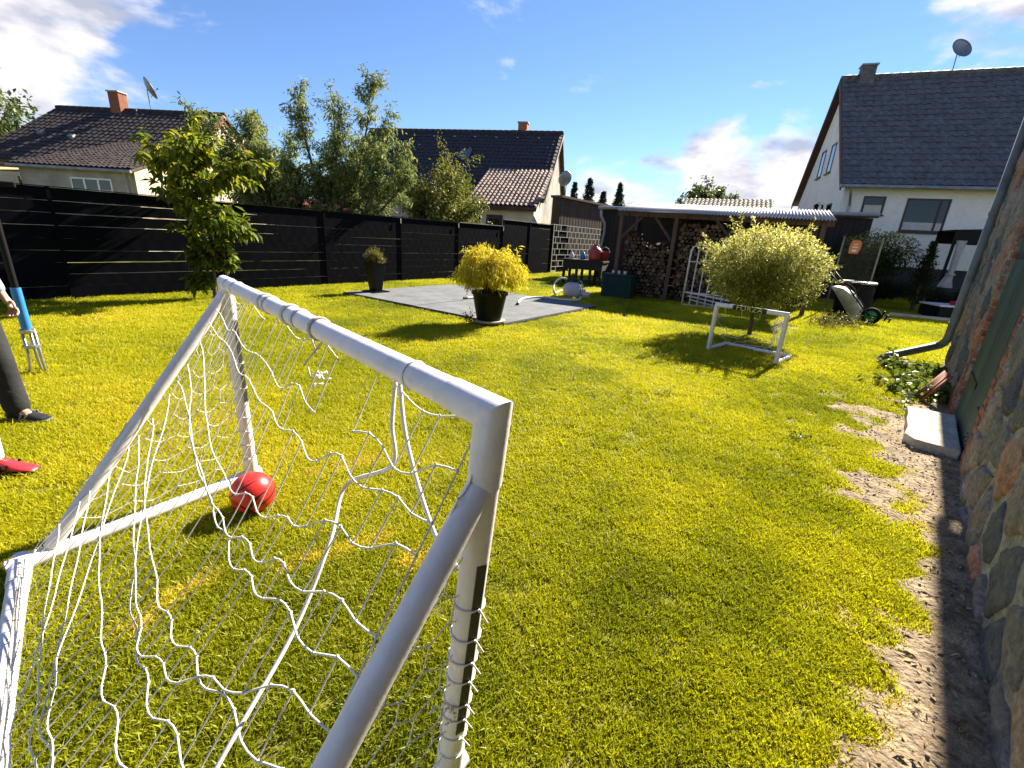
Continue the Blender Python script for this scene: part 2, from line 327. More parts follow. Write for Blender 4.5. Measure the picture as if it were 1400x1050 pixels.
# ------------------------------------------------------------------ leaf and branch makers
def leaf_mesh(name, pos, d, nrm, ln, wd, v, material, parent=None, fold=.25, droop=.0):
    """one mesh of many small folded leaves; pos,d,nrm: (n,3); ln,wd,v: (n,)"""
    pos = np.asarray(pos, float); d = np.asarray(d, float); nrm = np.asarray(nrm, float)
    d = d / (np.linalg.norm(d, axis=1, keepdims=True) + 1e-9)
    side = np.cross(d, nrm); side /= (np.linalg.norm(side, axis=1, keepdims=True) + 1e-9)
    up = np.cross(side, d)
    ln = np.asarray(ln)[:, None]; wd = np.asarray(wd)[:, None]
    g = np.array([0, 0, -1.0])
    a = pos; tip = pos + d * ln + g * (droop * ln); mid = pos + d * ln * .5 
    l = mid + side * wd * .5 + up * wd * fold; r = mid - side * wd * .5 + up * wd * fold
    V = np.stack([a, l, tip, r], 1).reshape(-1, 3); n = len(pos)
    idx = np.arange(n)[:, None] * 4
    F = np.concatenate([idx + np.array([0, 1, 2]), idx + np.array([0, 2, 3])], 1).reshape(-1, 3)
    me = bpy.data.meshes.new(name); me.vertices.add(len(V)); me.vertices.foreach_set('co', V.ravel())
    me.loops.add(len(F) * 3); me.loops.foreach_set('vertex_index', F.ravel().astype(np.int32))
    me.polygons.add(len(F)); me.polygons.foreach_set('loop_start', np.arange(0, len(F) * 3, 3, dtype=np.int32))
    me.polygons.foreach_set('loop_total', np.full(len(F), 3, np.int32))
    at = me.attributes.new('v', 'FLOAT', 'POINT'); at.data.foreach_set('value', np.repeat(np.asarray(v), 4).astype(np.float32))
    me.materials.append(material); me.update(); me.validate()
    o = bpy.data.objects.new(name, me); COL.objects.link(o)
    if parent: o.parent = parent
    return o
def rnd_dirs(n):
    a = RNG.normal(size=(n, 3)); return a / np.linalg.norm(a, axis=1, keepdims=True)
def limb(p, d, length, r0, r1=.004, n=7, wob=.15, up=0.0):
    """a wandering branch: list of points and radii"""
    p = Vector(p); d = Vector(d).normalized(); pts = [p.copy()]
    for i in range(n):
        d = (d + Vector(RNG.normal(size=3)) * wob + Vector((0, 0, up))).normalized()
        p = p + d * (length / n); pts.append(p.copy())
    return pts, [r0 + (r1 - r0) * (i / n) ** .8 for i in range(n + 1)]
class Foliage:
    def __init__(s): s.p = []; s.d = []
    def along(s, pts, n, start=.2, spread=.6, jitter=.03, down=.0):
        P = np.array([tuple(q) for q in pts]); k = len(P) - 1
        t = start + (1 - start) * RNG.random(n); f = t * k; i = np.minimum(f.astype(int), k - 1); w = (f - i)[:, None]
        pos = P[i] * (1 - w) + P[i + 1] * w + RNG.normal(size=(n, 3)) * jitter
        dr = P[i + 1] - P[i]; dr /= (np.linalg.norm(dr, axis=1, keepdims=True) + 1e-9)
        dr = dr * (1 - spread) + rnd_dirs(n) * spread; dr[:, 2] -= down
        s.p.append(pos); s.d.append(dr)
    def build(s, name, material, parent, ln, wd, droop=.0, fold=.22, vbase=.5, vvar=.22, top=None):
        p = np.concatenate(s.p); d = np.concatenate(s.d); n = len(p)
        nrm = rnd_dirs(n) * .6 + np.array([0, 0, 1.0])
        k = RNG.uniform(.65, 1.25, n)
        v = RNG.normal(vbase, vvar, n)
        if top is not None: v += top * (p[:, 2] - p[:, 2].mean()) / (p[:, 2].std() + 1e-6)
        return leaf_mesh(name, p, d, nrm, ln * k, wd * k, np.clip(v, 0, 1), material, parent, fold, droop)

# ================================================================== SETTING
# ---- ground
g = MB(); g.box((0, 0, -.25), (900, 900, .5)); gd = g.build('ground', M['thatch']); tag(gd, 'green lawn soil of the garden and the land around it', None, None, 'structure')

# barn wall frame: corner C, s runs towards the camera along -u, n points to the lawn
WC = Vector((6.70, 6.88, 0)); WU = Vector((.653, .757, 0)).normalized(); WN = Vector((-.757, .653, 0)).normalized()
def bare(x, y):
    """how bare the ground is beside the barn wall"""
    q = Vector((x, y, 0)) - WC; s = -q.dot(WU); w = q.dot(WN)
    if s < 1.2 or s > 11 or w < -.05 or w > 1.6: return 0.0
    nz = mnoise.fractal(Vector((x * 1.9, y * 1.9, 3.1)), 1.0, 2.0, 4)
    reach = .48 + .20 * math.sin(s * 1.4 + 1.0) + (.25 if 3.0 < s < 5.2 else 0) - (.30 if s < 2.6 else 0)
    b = (reach - w) / .40 + nz * 1.7 + .9 * mnoise.noise(Vector((x * 6.5, y * 6.5, 8.0)))
    if s > 2.8: b += max(0.0, (.27 - w) / .12)
    return max(0.0, min(1.0, b))
gx = MB(); NS, NW = 150, 26
for i in range(NS + 1):
    for j in range(NW + 1):
        s_ = 1.0 + i * 10.0 / NS; w_ = -.12 + j * 1.5 / NW
        p = WC - WU * s_ + WN * w_
        b = bare(p.x, p.y) if 0 < j < NW else 0
        z = -.010 + .024 * min(1, b * 1.6) + .016 * mnoise.noise(Vector((p.x * 6, p.y * 6, 0))) * b
        gx.v.append((p.x, p.y, z))
for i in range(NS):
    for j in range(NW):
        a = i * (NW + 1) + j; gx.f.append((a, a + 1, a + NW + 2, a + NW + 1)); gx.mi.append(0)
so = gx.build('soil', M['soil'], None, True); tag(so, 'bare sandy soil strip worn along the foot of the stone wall', None, None, 'structure')

# ---- barn on the right (field stones, brick jambs, green plank door, downpipe)
barn_rz = math.atan2(-WU.y, -WU.x)      # local x = towards the camera along the wall, local y = into the lawn? checked below
BW, BH, BD = 13.0, 4.05, 6.0
barn = thing('stone_barn', 'rough fieldstone barn with mossy mortar, brick jambs and green plank door beside the lawn', 'barn', WC, barn_rz)
_lx = Vector((-WU.x, -WU.y, 0)); _ly = Vector((-_lx.y, _lx.x, 0))
SG = 1 if _ly.dot(WN) > 0 else -1       # sign so that local y*SG points to the lawn
D0, D1, DH = 3.10, 4.80, 2.15
wb = MB()
Y = lambda w: w * SG
def lbox(mb, s0, s1, w0, w1, z0, z1, mi=0):
    y0, y1 = sorted((Y(w0), Y(w1))); mb.bbox((s0, y0, z0), (s1, y1, z1), mi)
lbox(wb, 0, D0, -.5, 0, -.2, BH); lbox(wb, D1, BW, -.5, 0, -.2, BH); lbox(wb, D0, D1, -.5, 0, DH, BH)
lbox(wb, 0, .5, -BD, -.5, -.2, BH); lbox(wb, BW - .5, BW, -BD, -.5, -.2, BH); lbox(wb, .5, BW - .5, -BD, -BD + .5, -.2, BH)
wall_o = wb.build('wall', M['mortar'], barn)
rf = MB()
for sgn in (0, 1):
    zr = BH + 2.6; yr = -BD / 2
    if sgn == 0: P = [(-.05, Y(.07), BH - .02), (BW + .2, Y(.07), BH - .02), (BW + .2, Y(yr), zr), (-.05, Y(yr), zr)]
    else: P = [(BW + .2, Y(-BD - .13), BH - .02), (-.05, Y(-BD - .13), BH - .02), (-.05, Y(yr), zr), (BW + .2, Y(yr), zr)]
    if SG < 0: P = P[::-1]
    rf.slab(P, .10)
rf.build('roof', M['tile_red'], barn)
gb = MB()
for x0 in (0.02, BW - .3):
    gb = MB(); tri = [(x0, Y(-.02), BH), (x0, Y(-BD + .02), BH), (x0, Y(-BD / 2), BH + 2.4)]
    V = tri + [(p[0] + .28, p[1], p[2]) for p in tri]
    gb.add(V, [(0, 1, 2), (5, 4, 3), (0, 3, 4, 1), (1, 4, 5, 2), (2, 5, 3, 0)]); gb.build('gable', M['mortar'], barn)
# stones: clipped voronoi cells, each its own stone
def clip(poly, nx, ny, c):
    out = []; n = len(poly)
    for i in range(n):
        a, b = poly[i], poly[(i + 1) % n]; da = a[0] * nx + a[1] * ny - c; db = b[0] * nx + b[1] * ny - c
        if da <= 0: out.append(a)
        if (da < 0 < db) or (db < 0 < da):
            t = da / (da - db); out.append((a[0] + (b[0] - a[0]) * t, a[1] + (b[1] - a[1]) * t))
    return out
def stones(x0, x1, z0, z1, hole, sp, seed):
    rg = random.Random(seed); pts = []; r = 0; z = z0
    while z < z1 + sp:
        x = x0 + (r % 2) * sp * .5
        while x < x1 + sp: pts.append((x + rg.uniform(-.38, .38) * sp * 1.15, z + rg.uniform(-.36, .36) * sp * .8)); x += sp * 1.15
        z += sp * .80; r += 1
    res = []
    for i, p in enumerate(pts):
        poly = [(max(x0, p[0] - sp * 1.6), max(z0, p[1] - sp * 1.4)), (min(x1, p[0] + sp * 1.6), max(z0, p[1] - sp * 1.4)), (min(x1, p[0] + sp * 1.6), min(z1, p[1] + sp * 1.4)), (max(x0, p[0] - sp * 1.6), min(z1, p[1] + sp * 1.4))]
        if poly[0][0] >= poly[1][0] or poly[0][1] >= poly[2][1]: continue
        for j, q in enumerate(pts):
            if i == j: continue
            dx, dy = q[0] - p[0], q[1] - p[1]
            if dx * dx + dy * dy > (sp * 3) ** 2: continue
            poly = clip(poly, dx, dy, (q[0] ** 2 + q[1] ** 2 - p[0] ** 2 - p[1] ** 2) / 2)
            if len(poly) < 3: break
        if len(poly) < 3: continue
        cx = sum(v[0] for v in poly) / len(poly); cz = sum(v[1] for v in poly) / len(poly)
        h0, h1, hz = hole
        if h0 < cx < h1 and cz < hz: continue
        if cz < hz:
            if cx <= h0: poly = clip(poly, 1, 0, h0)
            else: poly = clip(poly, -1, 0, -h1)
        elif h0 - .1 < cx < h1 + .1: poly = clip(poly, 0, -1, -hz)
        if len(poly) >= 3: res.append(poly)
    return res
def chaikin(p):
    o = []
    for i in range(len(p)):
        a, b = p[i], p[(i + 1) % len(p)]
        o += [(a[0] * .78 + b[0] * .22, a[1] * .78 + b[1] * .22), (a[0] * .22 + b[0] * .78, a[1] * .22 + b[1] * .78)]
    return o
def stone_geo(mb, poly, rg, joint=.020):
    cx = sum(v[0] for v in poly) / len(poly); cz = sum(v[1] for v in poly) / len(poly)
    R_ = sum(math.hypot(v[0] - cx, v[1] - cz) for v in poly) / len(poly)
    if R_ < .045: return False
    pj = []
    for i in range(len(poly)):
        a, b = poly[i], poly[(i + 1) % len(poly)]; pj.append(a); L_ = math.hypot(b[0] - a[0], b[1] - a[1])
        if L_ > .12: q = rg.uniform(.35, .65); o = rg.uniform(-.045, .012); pj.append((a[0] + (b[0] - a[0]) * q - (cx - (a[0] + b[0]) / 2) * o / .2, a[1] + (b[1] - a[1]) * q - (cz - (a[1] + b[1]) / 2) * o / .2))
    p = chaikin(pj); k = max(.3, 1 - joint * 1.3 / R_); pr = rg.uniform(.004, .020); n = len(p)
    tx, tz = rg.uniform(-.25, .25), rg.uniform(-.2, .2)
    def ring(sc, w):
        return [((v[0] - cx) * sc * rg.uniform(.97, 1.03) + cx, Y(w + (((v[0] - cx) * tx + (v[1] - cz) * tz) * .12 + rg.gauss(0, .003)) * (w > 0)), max(-.15, (v[1] - cz) * sc * rg.uniform(.97, 1.03) + cz)) for v in p]
    V = ring(k, -.01) + ring(k * .97, pr * .55) + ring(k * .84, pr + rg.uniform(0, .006)) + ring(k * .5, pr + rg.uniform(.0, .012)) + [(cx, Y(pr + rg.uniform(0, .01)), cz)]
    F = []
    for a in (0, 1, 2):
        for i in range(n): F.append((a * n + i, a * n + (i + 1) % n, (a + 1) * n + (i + 1) % n, (a + 1) * n + i))
    F += [(3 * n + i, 3 * n + (i + 1) % n, 4 * n) for i in range(n)]
    mb.add(V, F if SG > 0 else [f[::-1] for f in F]); return True
polys = stones(0, 9.0, -.1, BH - .05, (D0 - .25, D1 + .25, DH + .12), .37, 5)
rg = random.Random(3)
polys.sort(key=lambda q: (sum(v[1] for v in q) / len(q)) * .8 - .12 * sum(v[0] for v in q) / len(q))
rest = MB()
for i, q in enumerate(polys):
    if i < 290:
        mb = MB()
        if stone_geo(mb, q, rg): mb.build('stone', M['stone'], wall_o, True)
    else: stone_geo(rest, q, rg)
ro = rest.build('upper_stones', M['stone'], wall_o, True); ro['kind'] = 'stuff'
# brick jambs
bmesh_cache = {}
def brick_mesh(ln):
    if ln not in bmesh_cache:
        b = MB(); b.box((0, 0, 0), (ln, .10, .062)); o = b.build('brick_src', M['brick'], None, bevel=.006); bmesh_cache[ln] = o.data; bpy.data.objects.remove(o)
    return bmesh_cache[ln]
for side in (0, 1):
    for r in range(int(DH / .076)):
        ln = .24 if r % 2 == 0 else .15
        o = bpy.data.objects.new('brick', brick_mesh(ln)); COL.objects.link(o); o.parent = wall_o
        x = (D0 - ln / 2 - .002) if side == 0 else (D1 + ln / 2 + .002)
        o.location = (x + rg.uniform(-.008, .008), Y(-.046 + rg.uniform(0, .008)), .04 + r * .076)
        o.rotation_euler = (0, rg.uniform(-.02, .02), rg.uniform(-.02, .02))
for k in range(22):
    o = bpy.data.objects.new('brick', brick_mesh(.15)); COL.objects.link(o); o.parent = wall_o
    o.location = (D0 - .05 + k * .0845, Y(-.044), DH + .07 + .05 * math.sin(math.pi * k / 21)); o.rotation_euler = (0, math.pi / 2 + (k - 10.5) * .025, 0)
# door
door = MB(); lbox(door, D0, D1, -.09, -.06, .02, DH); dr = door.build('door', M['green_door'], barn)
nb = 11; bw = (D1 - D0) / nb
for k in range(nb):
    b = MB(); lbox(b, D0 + k * bw + .004, D0 + (k + 1) * bw - .004, -.06, -.03 + rg.uniform(0, .006), .02, DH - .01); b.build('plank', M['green_door'], dr)
for z in (.45, 1.6):
    b = MB(); lbox(b, D0 + .06, D0 + .75, -.026, -.018, z, z + .05); b.build('hinge', M['black_metal'], dr)
b = MB(); lbox(b, D1 - .4, D1 - .02, -.024, -.014, .12, .42)
for q in range(5): b.lathe([(.010, 0), (.006, .012)], 6, (D1 - .34 + q * .06, Y(-.014), .16 + .05 * (q % 2)), Matrix.Rotation(-SG * math.pi / 2, 3, 'X'))
b.build('kick_plate', M['green_door'], dr)
th = MB(); lbox(th, D0, D1, -.4, -.02, -.1, .02); th.build('threshold', M['concrete'], barn)
# gutter + downpipe
gt = MB(); gt.tube([(-.05, Y(.10), BH - .04), (BW, Y(.10), BH - .07)], .05, 10); gt.build('gutter', M['zinc_green'], barn)
dp = MB()
Pend = pg(1208, 488, .07); e1 = pg(1289, 466, .34)
def toloc(p):
    q = Vector(p) - WC; return Vector((q.dot(_lx), q.dot(_ly), q.z))
top_ = Vector((-.03, Y(.055), BH - .10)); bot = Vector((-.03, Y(.055), .42)); el_ = Vector((-.05, Y(.12), .30)); en = toloc(Pend)
path = [top_, bot, bot.lerp(el_, .5) + Vector((0, 0, -.02)), el_]
d_ = (en - el_)
path += [el_ + d_ * t for t in (.12, .3, .6, .86)] + [en + Vector((0, 0, .0)), en + d_.normalized() * .05 + Vector((0, 0, -.09))]
dp.tube(path, .060, 14); dpo = dp.build('downpipe', M['zinc_green'], barn, True)
jn = MB()
for z in (.62, 2.2, 3.6): jn.tube([(-.03, Y(.055), z), (-.03, Y(.055), z + .05)], .066, 14)
jn.build('pipe_bracket', M['zinc_green'], dpo, auto=.6)

# step slab under the door and loose tiles
c_ = WC - WU * 4.06 + WN * .19
step = MB(); nrg = random.Random(4)
outl = [(-.58, -.19), (.60, -.19), (.58, .10), (.46, .17), (.2, .155), (-.05, .17), (-.3, .165), (-.57, .18)]
step.prism(outl if SG > 0 else [(x, -y) for x, y in outl][::-1], -.05, .09)
so_ = step.build('step_slab', M['pale_stone'], None, bevel=.012); so_.location = c_; so_.rotation_euler = (0, 0, barn_rz)
tag(so_, 'chipped pale stone slab lying as a step under the green barn door', 'step')
for k in range(2):
    t = MB(); n = 9
    V = [((i / (n - 1) - .5) * .24, 0, .012 * math.sin(i / (n - 1) * math.pi * 2)) for i in range(n)]
    for (x, _, z) in V: pass
    for y in (0, .40):
        for th_ in (0, .014):
            t.v += [(x, y, z + th_) for x, _, z in V]
    for i in range(n - 1):
        t.f += [(2 * n + i + 0, 2 * n + i + 1, i + 1, i), (n + i, n + i + 1, 3 * n + i + 1, 3 * n + i), (i, i + 1, n + i + 1, n + i), (3 * n + i, 3 * n + i + 1, 2 * n + i + 1, 2 * n + i)]
    t.f += [(0, n, 3 * n, 2 * n), (n - 1, 3 * n - 1, 4 * n - 1, 2 * n - 1)]; t.mi = [0] * len(t.f)
    o = t.build('roof_tile', M['tile_loose'], None, True); o.location = WC - WU * (2.75 - .10 * k) + WN * (.26 + .03 * k) + Vector((0, 0, -.01))
    o.rotation_euler = (math.radians(62), 0, barn_rz + (math.pi if SG > 0 else 0) + .12 * k)
    tag(o, ['loose red clay roof tile leaning against the stone wall', 'second loose clay tile propped behind the leaning one at the wall'][k], 'roof tile', 'loose roof tiles by the barn wall')

# ---- fence
FA = Vector((-8.41, 7.21, 0)); FU = Vector((math.sin(math.radians(35.2)), math.cos(math.radians(35.2)), 0)); FN = Vector((FU.y, -FU.x, 0))
frz = math.atan2(FU.y, FU.x)
fence = thing('privacy_fence', 'long dark privacy fence of woven strips with light gaps between the courses', 'fence', FA, frz)
frg = random.Random(9)
bounds = [-9.1, -6.6, -4.1, -1.6, .9, 3.4, 5.9, 8.4, 10.9, 13.4, 15.2, 17.0]
rodm, stripm = M['rod'], M['strip']
for i in range(len(bounds)):
    t0 = bounds[i]; hgt = 1.86 if t0 < 13.3 else 2.10
    p = MB(); p.box((t0, 0, hgt / 2 - .1), (.05, .036, hgt + .20)); p.build('post', stripm, fence)
    if i == len(bounds) - 1: break
    t1 = bounds[i + 1]; n = 9 if hgt < 2 else 10; pitch = (hgt - .05) / n
    for k in range(n):
        z0 = .04 + k * pitch
        # woven strip: gentle in-and-out weave round the verticals
        mb = MB(); seg = int((t1 - t0) / .125); V = []
        gap = frg.choice([.002, .004, .004, .008, .014]); tilt = frg.uniform(-.006, .006)
        for j in range(seg + 1):
            x = t0 + (t1 - t0) * j / seg; y = .0008 * (1 if (j + k) % 2 else -1); dz = tilt * (j / seg - .5) + frg.uniform(-.002, .002)
            V += [(x, y, z0 + gap / 2 + dz), (x, y, z0 + pitch - gap / 2 + dz)]
        mb.add(V, [(2 * j, 2 * j + 2, 2 * j + 3, 2 * j + 1) for j in range(seg)])
        mb.build('strip', stripm, fence)
    for k in range(n + 1):
        mb = MB(); z = .04 + k * pitch
        mb.box(((t0 + t1) / 2, .010, z), (t1 - t0, .005, .006))
        mb.build('rod', rodm if k > 0 and frg.random() < .5 else stripm, fence)
    cp = MB(); cp.box(((t0 + t1) / 2, 0, hgt + .004), (t1 - t0, .05, .012)); cp.build('top_rail', stripm if t0 < 10 else M['rod'], fence)
    if i in (6, 7, 8):
        b = MB(); b.box((t1 - .04, -.035, hgt - .10), (.03, .01, .14)); b.build('clip', M['rod'], fence)
lat = thing('wire_lattice_panel', 'unfinished end of the fence showing its bare pale wire lattice', 'fence panel', FA + FU * 17.05, frz)
LH, LL, rows = 2.08, 5.4, 8; pr_ = LH / rows
for r in range(rows + 1):
    b = MB(); b.box((LL / 2, 0, .04 + r * pr_), (LL, .014, .024)); b.build('wire', M['frame_white'], lat)
for r in range(rows):
    b = MB(); x = .06 + (r % 2) * .2
    while x < LL:
        if not (x < 1.3 and frg.random() < .35): b.box((x, 0, .04 + (r + .5) * pr_), (.026, .014, pr_))
        x += .40
    uo = b.build('upright_wires', M['frame_white'], lat); uo['kind'] = 'stuff'
for r in range(rows):
    for x0, x1 in ((frg.uniform(.4, .7), frg.uniform(1.0, 1.8)),):
        b = MB(); b.box(((x0 + x1) / 2, .012, .04 + (r + .5) * pr_), (x1 - x0, .004, pr_ * .94)); b.build('strip', stripm, lat)
for x in (0.02, LL):
    b = MB(); b.box((x, 0, LH / 2), (.05, .05, LH + .12)); b.build('post', rodm, lat)

# ---- tiled roofs
def tile_roof(name, P0, P1, P2, P3, tw, thh, amp, material, parent, step=.025, seed=1, curve=True):
    """P0-P1 eave, P3-P2 ridge (local coords); real pantile relief"""
    P0, P1, P2, P3 = (Vector(p) for p in (P0, P1, P2, P3)); Lx = (P1 - P0).length; S = (P3 - P0).length
    nn = (P1 - P0).cross(P3 - P0).normalized(); 
    if nn.z < 0: nn = -nn
    nt = max(1, round(Lx / tw)); nc = max(1, round(S / thh)); q = random.Random(seed); mb = MB(); cols = nt * 4
    prof = [0, .75, 1.0, .45]
    for c in range(nc):
        jit = [q.gauss(0, .004) for _ in range(nt + 1)]
        for e in (0, 1):
            v = (c + e * 1.04) / nc
            for k in range(cols + 1):
                u = k / cols; h = prof[k % 4] * amp + (step if e == 0 else 0) + jit[k // 4]
                A = P0.lerp(P1, u); B = P3.lerp(P2, u); mb.v.append(tuple(A.lerp(B, v) + nn * h))
    W = cols + 1
    for r in range(nc * 2 - 1):
        for k in range(cols):
            mb.f.append((r * W + k, r * W + k + 1, (r + 1) * W + k + 1, (r + 1) * W + k)); mb.mi.append(0)
    o = mb.build(name, material, parent)
    u_ = MB(); Pq = [P0, P1, P2, P3] if (P1 - P0).cross(P3 - P0).z > 0 else [P1, P0, P3, P2]
    u_.slab([p - nn * .01 for p in Pq], .09); u_.build('roof_boarding', M['timber'], o)
    return o
def window(parent, x, y, z, w, h, frame, gl, mullions=(), transom=None, ny=-1, axis='x', curtain_or_reflection=False):
    """window in a local wall whose outer face is at y (axis x) ; frame proud of the wall"""
    def B(mb, x0, x1, d0, d1, z0, z1):
        if axis == 'x': lo, hi = (x0, y + ny * d1, z0), (x1, y + ny * d0, z1)
        else: lo, hi = (y + ny * d1, x0, z0), (y + ny * d0, x1, z1)
        mb.bbox([min(a, b) for a, b in zip(lo, hi)], [max(a, b) for a, b in zip(lo, hi)])
    f = MB(); t = .06
    B(f, x - w / 2, x + w / 2, -.06, .035, z, z + t); B(f, x - w / 2, x + w / 2, -.06, .035, z + h - t, z + h)
    B(f, x - w / 2, x - w / 2 + t, -.06, .03, z + t, z + h - t); B(f, x + w / 2 - t, x + w / 2, -.06, .03, z + t, z + h - t)
    for mu in mullions: B(f, x + mu * w - .04, x + mu * w + .04, -.06, .025, z + t, z + h - t)
    if transom: B(f, x - w / 2 + t, x + w / 2 - t, -.06, .02, z + h * transom, z + h * transom + .05)
    fo = f.build('window', frame, parent)
    xs = [-.5] + list(mullions) + [.5]
    for a, b in zip(xs[:-1], xs[1:]):
        pm = MB(); B(pm, x + a * w + .04, x + b * w - .04, .002, .010, z + t, z + h - t); pm.build('pane', gl, fo)
        if curtain_or_reflection:
            cm = MB(); B(cm, x + a * w + .05, x + b * w - .05, .0102, .0125, z + t + .02, z + h * .62); cm.build('curtain_or_reflection', M['curtain_or_reflection'], fo)
    sl_ = MB(); B(sl_, x - w / 2 - .05, x + w / 2 + .05, -.02, .10, z - .05, z - .002); sl_.build('sill', frame, fo)
    return fo
def gable_wall(mb, x0, x1, y0, y1, zb, ze, zr, inset=.0):
    """five-sided prism: walls of a gabled house, ridge along x"""
    ym = (y0 + y1) / 2
    sec = [(y0, zb), (y1, zb), (y1, ze), (ym, zr), (y0, ze)]
    V = [(x0, a, b) for a, b in sec] + [(x1, a, b) for a, b in sec]
    mb.add(V, [(4, 3, 2, 1, 0), (5, 6, 7, 8, 9)] + [(i, (i + 1) % 5, 5 + (i + 1) % 5, 5 + i) for i in range(5)])
def chimney(parent, x, y, z, w, d, h, material=None, cap=None):
    c = MB(); c.box((x, y, z + h / 2), (w, d, h)); o = c.build('chimney', material or M['brick'], parent)
    c = MB(); c.box((x, y, z + h + .03), (w + .10, d + .10, .06)); c.build('chimney_cap', cap or M['concrete'], o)
    return o
def dish(parent, p, facing, r=.42, mast=.8, name='satellite_dish', tilt=.4):
    p = Vector(p); d = Vector((facing[0], facing[1], tilt)).normalized(); q = Vector((0, 0, 1)).rotation_difference(d).to_matrix()
    mb = MB(); mb.lathe([(.02, -.02), (r * .5, .02), (r * .85, .09), (r, .14), (r, .15), (r * .85, .10), (r * .5, .035), (.01, .0)], 26, p, q)
    o = mb.build(name, M['zinc'], parent, True)
    mb = MB(); mb.tube([p - Vector((0, 0, mast)), p - d * .03], .022, 8); mb.tube([p - Vector((0, 0, r * .8)) + d * .1, p + d * .42 - Vector((0, 0, .12))], .012, 6)
    mb.lathe([(.03, 0), (.035, .08)], 10, p + d * .42 - Vector((0, 0, .12)), q); mb.build('dish_mast', M['zinc'], o)
    return o

# ---- house with the lean-to (behind the fence, middle)
az = math.radians(11.5); hb = Vector((math.sin(az), math.cos(az), 0)); ha = Vector((hb.y, -hb.x, 0))
EM = Vector((2.12, 30.0, 0)) - hb * 5.25        # front eave, right end
hm = thing('dark_roof_house', 'house with near black tiled roof, roof window and a sunlit pantiled lean-to behind the fence', 'house', EM, math.atan2(ha.y, ha.x))
LMx = 12.5
w = MB(); gable_wall(w, -LMx + .25, -.25, .35, 10.15, 0, 3.35, 7.25); w.build('wall', M['render_grey'], hm)
rf1 = tile_roof('roof', (-LMx, 0, 3.4), (0, 0, 3.4), (0, 5.25, 7.46), (-LMx, 5.25, 7.46), .26, .36, .05, M['tile_dark'], hm, seed=2)
tile_roof('rear_roof', (0, 10.5, 3.4), (-LMx, 10.5, 3.4), (-LMx, 5.25, 7.46), (0, 5.25, 7.46), .52, .7, .05, M['tile_dark'], hm, seed=3)
rd = MB()
for k in range(34): rd.tube([(-LMx + k * LMx / 34, 5.25, 7.47), (-LMx + (k + 1.08) * LMx / 34, 5.25, 7.49)], .12, 8)
rd.build('ridge_tiles', M['tile_dark'], rf1, True)
vg = MB()
for x in (0.02,):
    vg.slab([(x, -.02, 3.36), (x + .04, -.02, 3.36), (x + .04, 5.25, 7.46), (x, 5.25, 7.46)], .2)
vg.build('verge_board', M['tile_red'], rf1)
chimney(rf1, -2.5, 5.6, 6.9, .55, .5, 1.12)
wn = MB(); sl2 = Vector((0, 5.25, 4.06)).normalized(); Mw = Matrix.Rotation(math.atan2(4.06, 5.25), 3, 'X')
wn.box((-5.35, 3.15, 5.9), (.62, .85, .10), M=Mw); wno = wn.build('roof_window', M['zinc'], rf1)
wn = MB(); wn.box((-5.35, 3.12, 5.955), (.48, .68, .05), M=Mw); wn.build('pane', M['glass_sky'], wno)
gw = MB(); gw.tube([(-LMx, -.05, 3.3), (0, -.05, 3.28)], .07, 8); gw.build('gutter', M['black_metal'], hm)
for k in range(9):
    b = MB(); b.box((-LMx + .8 + k * 1.3, 4.55, 7.06), (.10, .07, .05)); b.build('snow_hook', M['zinc'], rf1)
# lean-to
ex0, ex1, ey0, ey1 = -3.55, -.02, -2.35, 2.0
w = MB(); w.bbox((ex0 + .2, ey0 + .3, 0), (ex1 - .15, .4, 2.78)); lt = w.build('lean_to_wall', M['render_cream'], hm)
w = MB(); w.add([(ex1 - .155, ey0 + .3, 2.78), (ex1 - .155, .4, 2.78), (ex1 - .155, .4, 3.98), (ex1 - .3, ey0 + .3, 2.78), (ex1 - .3, .4, 2.78), (ex1 - .3, .4, 3.98)], [(0, 1, 2), (5, 4, 3), (0, 2, 5, 3), (1, 4, 5, 2), (0, 3, 4, 1)]); w.build('cheek_wall', M['render_cream'], hm)
tile_roof('lean_to_roof', (ex0, ey0, 2.86), (ex1 + .06, ey0, 2.86), (ex1 + .06, ey1, 4.98), (ex0, ey1, 4.98), .23, .34, .075, M['tile_red'], hm, step=.035, seed=5)
b = MB(); b.bbox((ex0, ey0 - .02, 2.66), (ex1 + .05, ey0 + .06, 2.84)); b.build('fascia', M['brown_board'], hm)
window(hm, -2.95, ey0 + .3, 1.15, .55, 1.45, M['frame_white'], M['glass'])
b = MB(); b.bbox((-2.45, ey0 + .24, 0), (-1.65, ey0 + .298, 2.45)); dd = b.build('door', M['brown_board'], hm); b = MB(); b.bbox((-2.3, ey0 + .22, 1.3), (-1.8, ey0 + .238, 2.25)); b.build('pane', M['glass'], dd)
b = MB(); b.tube([(ex0 + .12, ey0 + .1, 0), (ex0 + .12, ey0 + .1, 2.7)], .06, 8); b.build('porch_post', M['dark_board'], hm)

